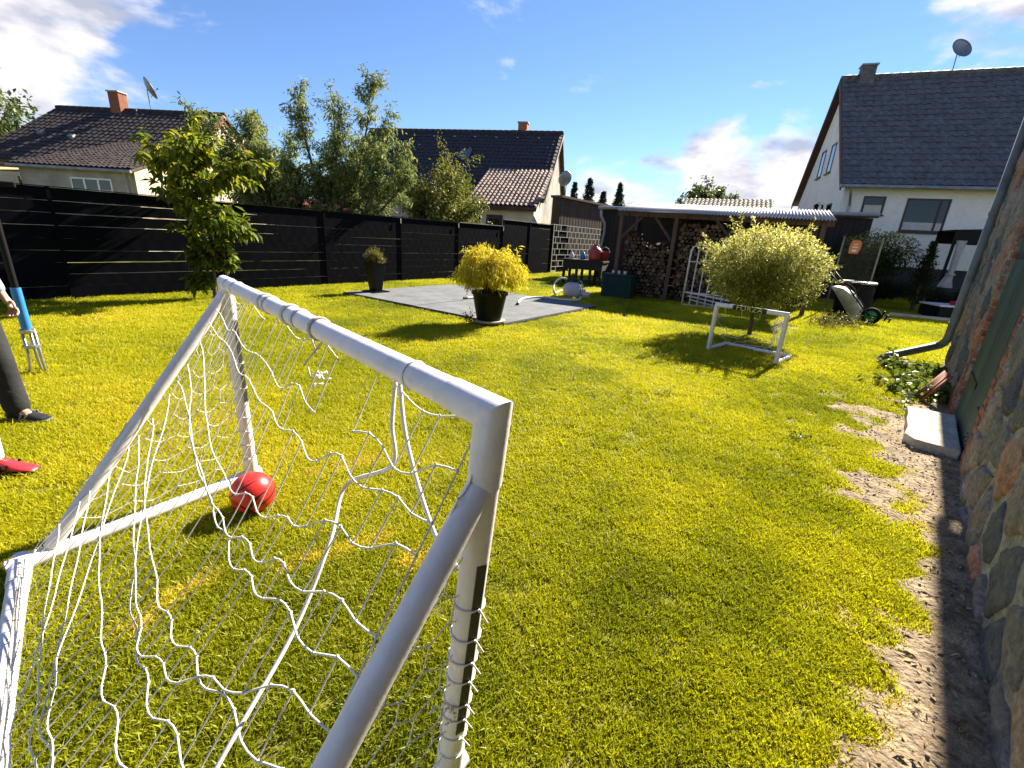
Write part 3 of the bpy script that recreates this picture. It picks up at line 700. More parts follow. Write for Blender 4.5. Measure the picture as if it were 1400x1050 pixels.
# ---- left house
ha = Vector((.9976, -.069, 0)).normalized(); hb = Vector((-ha.y, ha.x, 0))
EL = Vector((-15.4, 25.7, 0)) - hb * 4.6
hl = thing('brown_roof_house', 'old house with brown tiled roof, red chimney and grey rendered annexe behind the fence', 'house', EL, math.atan2(ha.y, ha.x))
LLx = 9.2
w = MB(); gable_wall(w, -LLx + .2, -.15, .35, 8.85, 0, 3.35, 6.25); w.build('wall', M['render_cream'], hl)
rl = tile_roof('roof', (-LLx, 0, 3.45), (0, 0, 3.45), (0, 4.6, 6.5), (-LLx, 4.6, 6.5), .30, .34, .035, M['tile_brown'], hl, seed=6)
tile_roof('rear_roof', (0, 9.2, 3.45), (-LLx, 9.2, 3.45), (-LLx, 4.6, 6.5), (0, 4.6, 6.5), .6, .7, .035, M['tile_brown'], hl, seed=7)
rd = MB()
for k in range(26): rd.tube([(-LLx + k * LLx / 26, 4.6, 6.5), (-LLx + (k + 1.06) * LLx / 26, 4.6, 6.52)], .11, 8)
rd.build('ridge_tiles', M['tile_brown'], rl, True)
for k in range(22):      # stepped brick verge on the sunny gable
    for sg in (-1, 1):
        t = (k + .5) / 22; y = 4.6 + sg * 4.35 * (1 - t); z = 3.36 + 2.92 * t
        b = MB(); b.box((-.12, y, z + .02), (.08, .26, .24 if k % 2 else .34)); b.build('brick', M['brick'], hl)
c = chimney(rl, -5.6, 4.5, 6.1, .55, .5, 1.15)
dish(rl, (-4.05, 4.7, 7.55), (.55, .6), .5, 1.1)
b = MB(); b.tube([(-5.3, 4.4, 6.35), (-4.3, 4.4, 6.35)], .03, 6); b.tube([(-4.6, 4.4, 6.2), (-4.6, 4.4, 6.55)], .03, 6); b.box((-4.35, 4.3, 6.25), (.5, .06, .14)); b.tube([(-5.0, 4.4, 5.9), (-5.0, 4.4, 6.4)], .02, 6)
b.build('aerial', M['zinc'], rl)
for x, z in ((-7.6, 4.85), (-5.9, 4.75)):
    b = MB(); b.box((x, (z - 3.45) * 1.508 - .05, z + .05), (.28, .2, .10), M=Matrix.Rotation(.58, 3, 'X')); b.build('roof_vent', M['zinc'], rl)
b = MB(); b.bbox((-LLx + .2, .30, 3.0), (-5.4, .345, 3.3)); b.build('brick_band', M['brick'], hl)
# annexe
ax0, ax1, ay0 = -4.4, .55, -2.2
w = MB(); w.bbox((ax0, ay0 + .2, 0), (ax1 - .02, .4, 3.05)); w.build('annexe_wall', M['render_grey'], hl)
w = MB(); w.add([(ax1, ay0 + .2, 0), (ax1, 2.9, 0), (ax1, 2.9, 4.6), (ax1, ay0 + .2, 3.06), (ax1 - .3, ay0 + .2, 0), (ax1 - .3, 2.9, 0), (ax1 - .3, 2.9, 4.6), (ax1 - .3, ay0 + .2, 3.06)],
    [(0, 1, 2, 3), (7, 6, 5, 4), (0, 4, 5, 1), (1, 5, 6, 2), (2, 6, 7, 3), (3, 7, 4, 0)]); w.build('annexe_gable', M['render_cream'], hl)
tile_roof('annexe_roof', (ax0 - .2, ay0, 3.12), (ax1 + .1, ay0, 3.12), (ax1 + .1, 2.6, 4.9), (ax0 + 1.4, 2.6, 4.9), .22, .30, .05, M['tile_brown'], hl, seed=8)
window(hl, -1.35, ay0 + .2, 1.62, 1.75, 1.12, M['frame_white'], M['glass'], mullions=(-.17, .17), curtain_or_reflection=True)
b = MB(); b.tube([(ax0 - .2, ay0 - .05, 3.05), (ax1 + .1, ay0 - .05, 3.03)], .06, 8); b.tube([(ax1 - .25, ay0 - .02, 3.0), (ax1 - .3, ay0 + .1, 2.6), (ax1 - .3, ay0 + .12, 0)], .045, 8); b.build('gutter', M['zinc'], hl)
aw = thing('carport', 'yellow carport roof on posts beside the old house with the red chimney', 'carport', EL + ha * (-6.9) + hb * (-2.6), math.atan2(ha.y, ha.x))
b = MB(); b.slab([(-2.6, -1.4, 2.68), (1.5, -1.4, 2.68), (1.5, 1.6, 3.05), (-2.6, 1.6, 3.05)], .06); b.build('roof', M['awning'], aw)
b = MB(); b.bbox((-2.6, -1.42, 2.5), (1.5, -1.38, 2.64)); b.build('fascia', M['timber'], aw)
for x in (-2.5, 1.4):
    for y in (-1.3, 1.5):
        b = MB(); b.box((x, y, 1.35), (.1, .1, 2.72)); b.build('post', M['timber'], aw)

# ---- right house
K = 1.1
hb = Vector((.342, .94, 0)).normalized(); ha = Vector((hb.y, -hb.x, 0)); ER = Vector((11.5 * K, 18.0 * K, 0))
eR, rR, dR, LRx = 1.53 + 2.47 * K, 1.53 + 7.07 * K, 4.55 * K, 14.5
hr = thing('white_house', 'white rendered house with steep dark slate coloured roof above a dark plinth', 'house', ER, math.atan2(ha.y, ha.x))
w = MB(); gable_wall(w, .25, LRx - .25, .45, 2 * dR - .45, 1.25, eR - .02, rR - .45); wr = w.build('wall', M['render_white'], hr)
w = MB(); w.bbox((.28, .48, 0), (LRx - .28, 2 * dR - .48, 1.25)); w.build('plinth', M['plinth'], hr)
rr = tile_roof('roof', (0, 0, eR), (LRx, 0, eR), (LRx, dR, rR), (0, dR, rR), .30, .36, .04, M['tile_slate'], hr, seed=11)
tile_roof('rear_roof', (LRx, 2 * dR, eR), (0, 2 * dR, eR), (0, dR, rR), (LRx, dR, rR), .6, .72, .04, M['tile_slate'], hr, seed=12)
rd = MB()
for k in range(40): rd.tube([(k * LRx / 40, dR, rR), ((k + 1.06) * LRx / 40, dR, rR + .02)], .13, 8)
rd.build('ridge_tiles', M['tile_slate'], rr, True)
for sg, nm in ((0, 'verge_board'), (1, 'verge_board')):
    ya, yb = (0, dR) if sg == 0 else (2 * dR, dR)
    b = MB(); b.add([(-.03, ya, eR - .22), (-.03, ya, eR + .04), (-.03, yb, rR + .04), (-.03, yb, rR - .22), (.03, ya, eR - .22), (.03, ya, eR + .04), (.03, yb, rR + .04), (.03, yb, rR - .22)],
        [(0, 1, 2, 3), (7, 6, 5, 4), (0, 4, 5, 1), (1, 5, 6, 2), (2, 6, 7, 3), (3, 7, 4, 0)]); b.build(nm, M['timber'], rr)
chimney(rr, .95, dR - .1, rR - .6, .55, .5, 1.0, M['tile_slate'], M['zinc'])
dish(rr, (4.1, dR, rR + .85), (.3, -.8), .42, 1.0)
b = MB(); b.tube([(-.05, -.06, eR - .06), (LRx, -.06, eR - .10)], .07, 10); gu = b.build('gutter', M['zinc'], hr)
b = MB(); b.tube([(.35, -.04, eR - .1), (.4, .05, eR - .3), (.55, .36, eR - .75), (.55, .37, 0)], .05, 10); b.build('downpipe', M['zinc'], hr)
_hn = hb  # front wall normal is -hb ; wall face at local y=.45
def on_front(x, y):
    p = pplane(x, y, ER + hb * .45, hb) - ER; return p.dot(ha), p.z
for (pl, pr, mull, tr) in (((1182, 268), (1205, 294), (), None), ((1242, 271), (1287, 319), (.28,), None)):
    x0, z1 = on_front(*pl); x1, z0 = on_front(*pr)
    if pr[0] > 1250: x0 = on_front(1234, 295)[0]; x1 = on_front(1294, 296)[0]
    window(hr, (x0 + x1) / 2, .45, z0, abs(x1 - x0), z1 - z0, M['frame_dark'], M['glass'], mullions=mull)
    b = MB(); b.bbox((min(x0, x1) + .08, .455 - .03, z0 + .08), (max(x0, x1) - .08, .455 - .022, z0 + .36)); b.build('curtain_or_reflection', M['curtain_or_reflection'], hr)  # pale strip painted in for the bright landscape mirrored low in the glass
xx = on_front(1300, 296)[0]
window(hr, xx + 3.4, .45, 2.35, 1.3, 1.25, M['frame_dark'], M['glass'], mullions=(.0,))
for yy in (dR - .9, dR + .9): window(hr, yy, .25, 5.2, .8, 1.25, M['frame_dark'], M['glass'], ny=-1, axis='y')
window(hr, 2.2, .25, 2.5, .8, 1.2, M['frame_dark'], M['glass'], ny=-1, axis='y')
lm = MB(); lx, ly, lz = -.02, 3.4, 3.75
lm.box((.22, ly, lz - .1), (.06, .08, .2)); lm.tube([(.22, ly, lz - .05), (.05, ly, lz + .1), (-.02, ly, lz + .02)], .012, 6); lm.lathe([(.03, -.26), (.07, -.22), (.10, 0), (.14, .0), (.02, .1)], 8, (lx, ly, lz - .05)); lm.build('wall_lantern', M['black_metal'], hr)

# ---- garage behind the wood store, brown timber wall, far barn roof
ga0, ga1 = Vector((3.4, 20.3, 0)), Vector((11.7, 16.2, 0)); gu_ = (ga1 - ga0).normalized(); gl_ = (ga1 - ga0).length
gar = thing('garage', 'long low flat roofed garage with dark boarded front behind the wood store', 'garage', ga0, math.atan2(gu_.y, gu_.x))
b = MB(); b.bbox((0, 0, 0), (gl_, 2.4, 2.78)); b.build('wall', M['dark_board'], gar)
b = MB(); b.slab([(-.15, -.2, 2.86), (gl_ + .1, -.2, 2.86), (gl_ + .1, 2.5, 3.02), (-.15, 2.5, 3.02)], .08); b.build('roof', M['plinth'], gar)
b = MB(); b.tube([(-.15, -.24, 2.86), (gl_ + .1, -.24, 2.88)], .065, 8); b.build('gutter', M['gutter'], gar)
b = MB(); b.tube([(-.02, -.24, 2.8), (-.02, -.22, 2.55), (.14, -.10, 2.25), (.16, -.09, 1.9), (.02, -.08, .9), (-.05, -.08, 0)], .06, 10); b.build('downpipe', M['zinc'], gar, True)
nbd = 56
for k in range(nbd):
    b = MB(); x0 = k * gl_ / nbd; b.bbox((x0 + .006, -.022 - .008 * (k % 2), .02), (x0 + gl_ / nbd - .006, -.002, 2.76)); b.build('board', M['dark_board'], gar)
tw = thing('timber_wall', 'tall brown boarded shed wall behind the wire lattice', 'shed', (1.8, 23.5, 0), frz)
b = MB(); b.prism([(0, 0), (6.2, 0), (6.2, 2.2), (0, .45)], 0, 3.42); b.build('wall', M['brown_board'], tw)
b = MB(); b.prism([(-.1, -.15), (6.3, -.15), (6.3, 2.3), (-.1, .5)], 3.42, 3.52); b.build('roof', M['timber'], tw)
for k in range(40):
    b = MB(); b.bbox((k * .155 + .005, -.02 - .006 * (k % 2), 0), (k * .155 + .15, -.001, 3.40)); b.build('board', M['brown_board'], tw)
dish(tw, (1.0, .35, 4.35), (.4, .8), .38, .85)
fb = thing('far_barn', 'far low building with dark tiled roof showing above the garage', 'building', (9.7, 30.2, 0), math.atan2(-2.2, 5.0))
w = MB(); gable_wall(w, .1, 5.2, .2, 5.8, 0, 3.4, 4.4); w.build('wall', M['brown_board'], fb)
tile_roof('roof', (0, 0, 3.5), (5.3, 0, 3.5), (5.3, 3, 4.6), (0, 3, 4.6), .25, .35, .05, M['tile_brown'], fb, seed=21)
tile_roof('rear_roof', (5.3, 6, 3.5), (0, 6, 3.5), (0, 3, 4.6), (5.3, 3, 4.6), .5, .7, .05, M['tile_brown'], fb, seed=22)

# ---- wood store with corrugated roof
wa, wz = Vector((2.70, 13.70, 0)), Vector((7.35, 11.35, 0)); wu = (wz - wa).normalized(); wl = (wz - wa).length
ws = thing('wood_store', 'open timber wood store under a pale corrugated sheet roof', 'wood store', wa, math.atan2(wu.y, wu.x))
mb = MB(); nw = int(wl / .076) * 4; V = []
for k in range(nw + 1):
    x = wl * k / nw; h = .022 * math.sin(x / .076 * 2 * math.pi)
    for (y, z) in ((-.12, 2.40), (2.05, 2.76)):
        for th_ in (0, -.006): V.append((x, y, z + h + th_ - .09 * x / wl))
mb.add(V, [(4 * k, 4 * k + 4, 4 * k + 6, 4 * k + 2) for k in range(nw)] + [(4 * k + 1, 4 * k + 3, 4 * k + 7, 4 * k + 5) for k in range(nw)] + [(4 * k, 4 * k + 1, 4 * k + 5, 4 * k + 4) for k in range(nw)])
mb.build('corrugated_roof', M['corr'], ws, True)
for x in (.12, 1.62, 3.2, wl - .2):
    for y, zt in ((.08, 2.34), (1.95, 2.66)):
        b = MB(); b.box((x, y, (zt - .09 * x / wl) / 2 - .03), (.10, .10, zt - .09 * x / wl + .0)); b.build('post', M['timber'], ws)
for y, z in ((.08, 2.30), (1.95, 2.62)):
    b = MB(); b.box((wl / 2, y, z - .02), (wl, .06, .12), M=Matrix.Rotation(.018, 3, 'Y')); b.build('beam', M['timber'], ws)
for x0, x1 in ((.15, .7), (1.55, 1.05), (3.15, 2.6)):
    b = MB(); b.tube([(x0, .08, 1.65), (x1, .08, 2.24)], .035, 4); b.build('brace', M['timber'], ws)
for k in range(10):
    b = MB(); b.box((.3 + k * .52, .98, 2.46 - .09 * k / 10), (.05, 2.1, .07), M=Matrix.Rotation(math.atan2(.36, 2.17), 3, 'X')); b.build('rafter', M['timber'], ws)
for k in range(9):
    b = MB(); b.bbox((.0, 2.0, .05 + k * .27), (wl, 2.03, .05 + k * .27 + .25)); b.build('back_board', M['dark_board'], ws)
def logs(name, label, x0, x1, hts, y, seed):
    q = random.Random(seed); base = wa + wu * x0 + Vector((-wu.y, wu.x, 0)) * y
    t = thing(name, label, 'firewood', base, math.atan2(wu.y, wu.x)); mb = MB(); vals = []; W = x1 - x0; r = .062; z = .03 + r; row = 0
    while True:
        x = r + (row % 2) * r; any_ = False
        while x < W - r * .5:
            hmax = hts(x / W)
            if z < hmax:
                any_ = True; rr_ = r * q.uniform(.75, 1.15); k = q.choice([3, 4, 4, 5, 7]); a0 = q.uniform(0, 6.28); L_ = q.uniform(.86, 1.0); cx, cz = x + q.uniform(-.012, .012), z + q.uniform(-.012, .012); v0 = q.random()
                y0 = q.uniform(-.05, .03); ring = [(math.cos(a0 + 6.283 * i / k) * rr_ * q.uniform(.9, 1.2), math.sin(a0 + 6.283 * i / k) * rr_ * q.uniform(.9, 1.2)) for i in range(k)]
                V = [(cx + a, y0, cz + b_) for a, b_ in ring] + [(cx + a, L_, cz + b_) for a, b_ in ring]
                mb.add(V, [tuple(range(k))] + [tuple(range(2 * k - 1, k - 1, -1))] + [((i + 1) % k, i, k + i, k + (i + 1) % k) for i in range(k)]); vals += [v0] * (2 * k)
            x += r * 1.9
        z += r * 1.68; row += 1
        if not any_: break
    o = mb.build('logs', M['wood_end'], t); o['kind'] = 'stuff'
    at = o.data.attributes.new('v', 'FLOAT', 'POINT'); at.data.foreach_set('value', np.array(vals, np.float32))
    # a few split pieces thrown on top
    for k in range(9):
        b = MB(); x = W * (k + .5) / 9; zz = hts((k + .5) / 9); 
        b.tube([(x - .12, q.uniform(.05, .3), zz + .0), (x + .12, q.uniform(.2, .5), zz + q.uniform(.0, .08))], .06, 4); b.build('split_log', M['wood_end'], t)
    return t
logs('firewood_stack', 'lower sagging stack of split firewood in the wood store', .22, 1.54, lambda u: 1.75 - .35 * u + .10 * math.sin(u * 9), .35, 31)
logs('firewood_stack', 'taller stack of split firewood behind the wire rack', 1.70, 3.12, lambda u: 2.12 - .05 * u + .04 * math.sin(u * 12), .30, 32)

# ---- pool pad with mats
PL, PF, PR = pg(490, 401), pg(690, 447), pg(816, 421.5)
pu = (PR - PF); pv = (PL - PF); pu_l = pu.length; pu = pu.normalized(); pv = (pv - pu * pv.dot(pu)); pv_l = pv.length; pv = pv.normalized()
pad = thing('pool_pad', 'flat grey matted pad for a garden pool set into the lawn', 'pad', PF, math.atan2(pu.y, pu.x))
b = MB(); b.bbox((0, 0, -.05), (pu_l, pv_l, .045)); b.build('base', M['mat_edge'], pad)
for y0, y1 in ((.03, pv_l * .49), (pv_l * .49 + .012, pv_l - .02)):
    b = MB(); b.bbox((.02, y0, .045), (pu_l - .02, y1, .062 + .004 * (y0 > 1))); b.build('mat', M['mat_grey'], pad)

PAD_T = .06
def in_pad(x, y, e=-.012):
    q = Vector((x, y, 0)) - PF; return -e < q.dot(pu) < pu_l + e and -e < q.dot(pv) < pv_l + e

# ================================================================== THINGS
# ---- large football goal
GL, GR = pg(345, 655), pg(612, 1060)
gw_ = (GR - GL); GW = gw_.length; gux = gw_.normalized()
RL = pg(30, 772)
GD = .972
gvy = Vector((-gux.y, gux.x, 0))
if gvy.dot(RL - GL) < 0: gvy = -gvy
GH, PR_ = 1.20, .0335
SKEW = .263; LEAN = .125
goal = thing('football_goal', 'big white plastic football goal with torn sagging net, red ball at its post', 'goal', GL)
def gp(u, v, z): return gux * (u * GW + SKEW * v + LEAN * max(0, u) * z / GH) + gvy * v + Vector((0, 0, z))      # local to the goal's left post foot
def pipe(name, pts, r=PR_, material=None, parent=goal, n=18):
    b = MB(); b.tube(pts, r, n); return b.build(name, material or M['white_pipe'], parent, auto=.7)
post_l = pipe('post', [gp(0, 0, .0), gp(0, 0, GH - .05)]); post_r = pipe('post', [gp(1, 0, .0), gp(1, 0, GH - .05)])
pipe('crossbar', [gp(0, 0, GH), gp(1, 0, GH)], PR_ * 1.02)
for u in (0, 1):
    e = MB(); s_ = 1 if u == 0 else -1
    du = .10 / GW * s_
    e.add(*miter([gp(u, 0, GH - .16), gp(u, 0, GH), gp(u + du * 1.25, 0, GH)], PR_ * 1.10, 22))
    e.build('corner_elbow', M['white_pipe'], goal, auto=.7)
    pipe('side_bar', [gp(u, .02, PR_), gp(u, GD, PR_)], PR_)
    f = MB(); f.tube([gp(u, -.05, PR_), gp(u, .13, PR_)], PR_ * 1.13, 16); f.tube([gp(u, 0, PR_ * .2), gp(u, 0, .15)], PR_ * 1.13, 16); f.build('foot_fitting', M['white_pipe'], goal, auto=.7)
    f = MB(); f.tube([gp(u, GD - .12, PR_), gp(u, GD + .045, PR_)], PR_ * 1.14, 16); f.tube([gp(u - .045 / GW * s_, GD, PR_), gp(u + .16 / GW * s_, GD, PR_)], PR_ * 1.14, 16); f.build('rear_elbow', M['white_pipe'], goal, auto=.7)
    ztop = GH - .16 if u else GH - .06
    pipe('brace', [gp(u, .01, ztop), gp(u, GD - .10, PR_ + .03)], .030)
pipe('rear_bar', [gp(0, GD, PR_), gp(1, GD, PR_)])
# dark strips on the posts
for u, z0, z1, a in ((0, .52, 1.0, .65), (1, .25, .84, -.15)):
    b = MB(); dirv = (gux * math.cos(a) - gvy * math.sin(a)); per = Vector((-dirv.y, dirv.x, 0))
    c0 = gp(u, 0, z0) + dirv * (PR_ + .0008); c1 = gp(u, 0, z1) + dirv * (PR_ + .0008)
    b.slab([c0 - per * .012, c0 + per * .012, c1 + per * .012, c1 - per * .012], .004); b.build('black_strip', M['black_tape'], goal)
for k, u in enumerate((.30, .55, .72)):
    b = MB(); b.lathe([(.006, 0), (.006, .004)], 8, gp(u, 0, GH) + (-gvy * .8 + Vector((0, 0, .6))).normalized() * (PR_ + .001), Vector((0, 0, 1)).rotation_difference((-gvy * .8 + Vector((0, 0, .6))).normalized()).to_matrix()); b.build('screw', M['black_tape'], goal)
# the net: hexagonal mesh, sagging
nrg = np.random.default_rng(5)
def net_panel(f, nu, nv, mask=None, r=.0019, loose=.005):
    """f(u,v)->Vector; brick lattice of nu x nv nodes giving hexagons"""
    mb = MB(); node = {}
    for i in range(nu + 1):
        for j in range(nv + 1):
            jit = nrg.normal(size=2) * .005
            node[i, j] = (min(1, max(0, i / nu + (jit[0] if 0 < i < nu else 0))), min(1, max(0, (j + (.16 if (i + j) % 2 else -.16) * (0 < j < nv)) / nv + (jit[1] if 0 < j < nv else 0))))
    def seg(a, b, sag):
        if mask and (mask(*a) or mask(*b)): return
        pts = []
        k = 4
        for q in range(k + 1):
            t = q / k; p = f(a[0] + (b[0] - a[0]) * t, a[1] + (b[1] - a[1]) * t); p = p - Vector((0, 0, sag * 4 * t * (1 - t))); pts.append(p)
        mb.tube(pts, r, 5, cap=False)
    for i in range(nu + 1):
        for j in range(nv + 1):
            if i < nu: seg(node[i, j], node[i + 1, j], abs(nrg.normal()) * loose)
            if j < nv and (i + j) % 2: seg(node[i, j], node[i, j + 1], abs(nrg.normal()) * loose * .6)
    for key, (u, v) in node.items():       # little knots
        if mask and mask(u, v): continue
        p = f(u, v); mb.lathe([(.001, -.004), (.0042, 0), (.001, .004)], 5, p)
    return mb
def back(u, v):
    top = gp(.015 + .97 * u, .0, GH - .03); bot_ = gp(.015 + .97 * u, GD, PR_ * 1.2)
    p = top.lerp(bot_, v)
    sag = .13 * math.sin(math.pi * v) * (.55 + .45 * math.sin(math.pi * min(1, u * 1.1))) + .016 * math.sin(math.pi * v) * math.sin(u * 11 + v * 4)
    drop = .05 * math.sin(u * math.pi * 5) ** 2 * (1 - v) ** 3
    side = .014 * math.sin(v * 7 + u * 9) * math.sin(math.pi * v)
    p = p - Vector((0, 0, sag * .85 + drop)) - gvy * (sag * .45) + gux * side
    p.z = max(p.z, .055); return p
def back_mask(u, v): return (v < .05 and .30 < u < .40) or (v < .12 and .68 < u < .78)
mb = MB()
def bv(u, j, nv):
    """how far down the panel the slack cross cord j hangs at u"""
    v0 = j / nv; am = .0015 if u < .42 else min(.008, .0015 + (u - .42) * .04); z = (am if ((round(u * 30) + 1) // 2 + j) % 2 else -am) if 0 < j < nv else 0
    return max(0, min(1, v0 + .20 * math.sin(math.pi * u) ** 1.3 * math.sin(math.pi * v0) * (1 + .5 * math.sin(j * 2.3)) + z + (.013 * math.sin(u * 6 + j * 1.9) + .003 * math.sin(u * 19 + j * 4.1)) * (0 < j < nv)))
NU, NV = 30, 15
def cord(pts, r, n=5): mb.tube(pts, r, n, cap=False)
for i in range(NU + 1):          # taut thin cords from the crossbar to the rear bar
    for j in range(NV):
        if i / NU > .48 and ((i + 1) // 2 + j) % 2 and 0 < i < NU: continue
        u = i / NU; a, b_ = bv(u, j, NV), bv(u, j + 1, NV)
        if back_mask(u, a): continue
        cord([back(u, a + (b_ - a) * t) for t in (0, .5, 1)], .0019)
def smooth(P, k=5):
    out = []
    for i in range(len(P) - 1):
        p0, p1, p2, p3 = P[max(i - 1, 0)], P[i], P[i + 1], P[min(i + 2, len(P) - 1)]
        for q in range(k):
            t = q / k; out.append(.5 * ((2 * p1) + (p2 - p0) * t + (2 * p0 - 5 * p1 + 4 * p2 - p3) * t * t + (3 * p1 - p0 - 3 * p2 + p3) * t ** 3))
    return out + [P[-1]]
for j in range(NV):          # slack thicker cross cords
    run = []
    for i in range(NU + 1):
        a = bv(i / NU, j, NV)
        if not back_mask(i / NU, a):
            p = back(i / NU, a); mb.lathe([(.001, -.0055), (.0046, 0), (.001, .0055)], 6, p)
            run.append(p)
        if (back_mask(i / NU, a) or i == NU):
            if len(run) > 1: cord(smooth(run, 2), .0023, 6)
            run = []
for u0 in (0, 1):
    def side(u, v, u0=u0):
        # triangle: along the post (u=0) to the brace (u=1)
        z = GH * .97 * (1 - v) + .05 * v; rng_ = GD * .98 * v
        p = gp(u0, rng_ * u, z); bul = .05 * math.sin(math.pi * u) * math.sin(math.pi * v)
        return p + gux * (bul * (1 if u0 == 0 else -1)) - Vector((0, 0, .02 * math.sin(math.pi * u)))
    m2 = net_panel(side, 9, 11, (lambda u, v: v < .06) if u0 == 0 else (lambda u, v: v < .06 or (v < .45 and u > .7)))
    o_ = len(mb.v); mb.v += m2.v; mb.f += [tuple(o_ + i for i in f) for f in m2.f]; mb.mi += m2.mi
net = mb.build('net', M['net'], goal, True)
# border rope and lashings
def rope(name, pts, r, material, n=6):
    P = [Vector(p) for p in pts]; out = []
    for i in range(len(P) - 1):
        p0, p1, p2, p3 = P[max(i - 1, 0)], P[i], P[i + 1], P[min(i + 2, len(P) - 1)]
        for k in range(8):
            t = k / 8; out.append(.5 * ((2 * p1) + (p2 - p0) * t + (2 * p0 - 5 * p1 + 4 * p2 - p3) * t * t + (3 * p1 - p0 - 3 * p2 + p3) * t ** 3))
    out.append(P[-1]); b = MB(); b.tube(out, r, n); return b.build(name, material, net, True)
rope('border_rope', [gp(.83, .0, GH - .04), gp(.845, .03, GH - .14), gp(.86, .05, GH - .24), gp(.80, .12, GH - .33), gp(.83, .20, GH - .42), gp(.86, .33, GH - .56), gp(.90, .55, .50), gp(.93, .74, .28), gp(.95, .90, .08)], .0055, M['net'])
rope('border_rope', [gp(.84, .0, GH - .04), gp(.87, .02, GH - .16), gp(.92, .03, GH - .30), gp(.96, .02, GH - .40), gp(.985, -.03, GH - .46), gp(1.0, -.055, GH - .50)], .0055, M['net'])
rope('border_rope', [gp(.05, GD - .01, .10), gp(.10, GD - .03, .14), gp(.25, GD - .02, .09), gp(.5, GD - .03, .10), gp(.75, GD - .01, .07), gp(.9, GD, .09)], .005, M['rope'])
def lash(u, z0, tail, turns=2, r=.0035, axis='bar', material=None):
    pts = []
    for k in range(turns * 12 + 1):
        a = k / 12 * 2 * math.pi; w_ = (PR_ * 1.03 + r) ; off = k / 12 * .008
        if axis == 'bar': pts.append(gp(u + off / GW, 0, GH) - gvy * (w_ * math.cos(a)) + Vector((0, 0, w_ * math.sin(a))))
        else: pts.append(gp(u, 0, z0 + off) + gux * (w_ * math.cos(a)) - gvy * (w_ * math.sin(a)))
    if tail: pts += [pts[-1] + Vector(tail) * t + Vector((0, 0, -.03 * t)) for t in (.3, .6, 1)]
    b = MB(); b.tube(pts, r, 6); b.build('lashing', material or M['net'], net, True)
for u in (.055, .12, .33, .36, .52): lash(u, 0, (0, 0, -.06), 2 if u > .3 else 1, .0022 if u < .3 else .0032)
lash(.47, 0, (.03, .02, -.12), 3, .004); lash(.60, 0, (-.10, -.02, -.10), 2, .004, material=M['rope']); lash(.87, 0, None, 1, .002)
for z in (.22, .30, .36, .45, .52, .60, .70): lash(1, z, (.02, .02, -.03), 1, .0026, 'post')
for z in (.15, .24, .33, .42, .6, .75): lash(0, z, None, 1, .0024, 'post')
kb = MB()
for q in range(18):
    c0 = Vector(gp(.615, .02, GH - .16)) + Vector(nrg.normal(size=3)) * .012; kb.tube([c0, c0 + Vector(nrg.normal(size=3)) * .012], .003, 5)
kb.build('knot', M['net'], net, True); kb = MB()
for q in range(14):
    c0 = Vector(gp(1, .05, .36)) + Vector(nrg.normal(size=3)) * .012; kb.tube([c0, c0 + Vector(nrg.normal(size=3)) * .012], .003, 5)
kb.build('knot', M['net'], net, True)

# ---- red ball with dark panels
bp = pg(349, 697)
BR = .112
ball = thing('ball', 'red football with black curved stripes beside the goal post', 'ball', (bp.x, bp.y, 0))
b = MB(); prof = [(BR * math.sin(math.pi * k / 24) + 1e-4, BR - BR * math.cos(math.pi * k / 24)) for k in range(25)]; b.lathe(prof, 32); b.build('shell', M['red_ball'], ball, True)
def band(ax, off, wid, a0, a1):
    ax = Vector(ax).normalized(); x = ax.orthogonal().normalized(); y = ax.cross(x); V = []; n = 28
    for k in range(n + 1):
        a = a0 + (a1 - a0) * k / n; ww = wid * math.sin(math.pi * k / n) + .002
        for e in (-1, 0, 1):
            h = off + e * ww; rr_ = math.sqrt(max(0, 1 - h * h)); V.append((ax * h + (x * math.cos(a) + y * math.sin(a)) * rr_) * (BR + .0012) + Vector((0, 0, BR)))
    m_ = MB(); m_.add(V, [(3 * k + e, 3 * k + e + 1, 3 * k + e + 4, 3 * k + e + 3) for k in range(n) for e in (0, 1)]); m_.build('panel', M['black_ball'], ball, True)
band((-.6, .2, .77), .35, .035, 0, 6.2); band((.3, .3, -.9), .25, .05, 0, 6.2); band((.9, -.3, -.5), .66, .05, .5, 4.4); band((-.5, -.5, -.75), .60, .06, 0, 6.2)

# ---- small far goal
ML, MR = pg(968, 479), pg(1060, 499)
mu_ = MR - ML; MW = mu_.length; mux = mu_.normalized(); mvy = Vector((-mux.y, mux.x, 0))
if mvy.y < 0: mvy = -mvy
mg = thing('mini_goal', 'small white goal with a black lettered sleeve on its crossbar under the shrub', 'goal', ML)
MH, mr = .72, .032
def mp_(u, v, z): return mux * (u * MW) + mvy * v + Vector((0, 0, z))
for u in (0, 1): pipe('post', [mp_(u, 0, 0), mp_(u, 0, MH)], mr, parent=mg)
pipe('crossbar', [mp_(-.02, 0, MH), mp_(1.02, 0, MH)], mr, parent=mg); 
for u in (0, 1):
    pipe('side_bar', [mp_(u, 0, mr), mp_(u, .66, mr)], mr * .95, parent=mg)
pipe('rear_bar', [mp_(0, .66, mr), mp_(1, .66, mr)], mr * .95, parent=mg)
sv = pipe('lettered_sleeve', [mp_(.25, 0, MH), mp_(.73, 0, MH)], mr + .004, M['black_tape'], mg)
cu = bpy.data.curves.new('txt', 'FONT'); cu.body = 'FORZA'; cu.size = .105; cu.align_x = 'CENTER'; cu.align_y = 'CENTER'; cu.extrude = .0015; cu.space_character = 1.15
to = bpy.data.objects.new('txt', cu); COL.objects.link(to); dg = bpy.context.evaluated_depsgraph_get(); tm = bpy.data.meshes.new_from_object(to.evaluated_get(dg)); bpy.data.objects.remove(to)
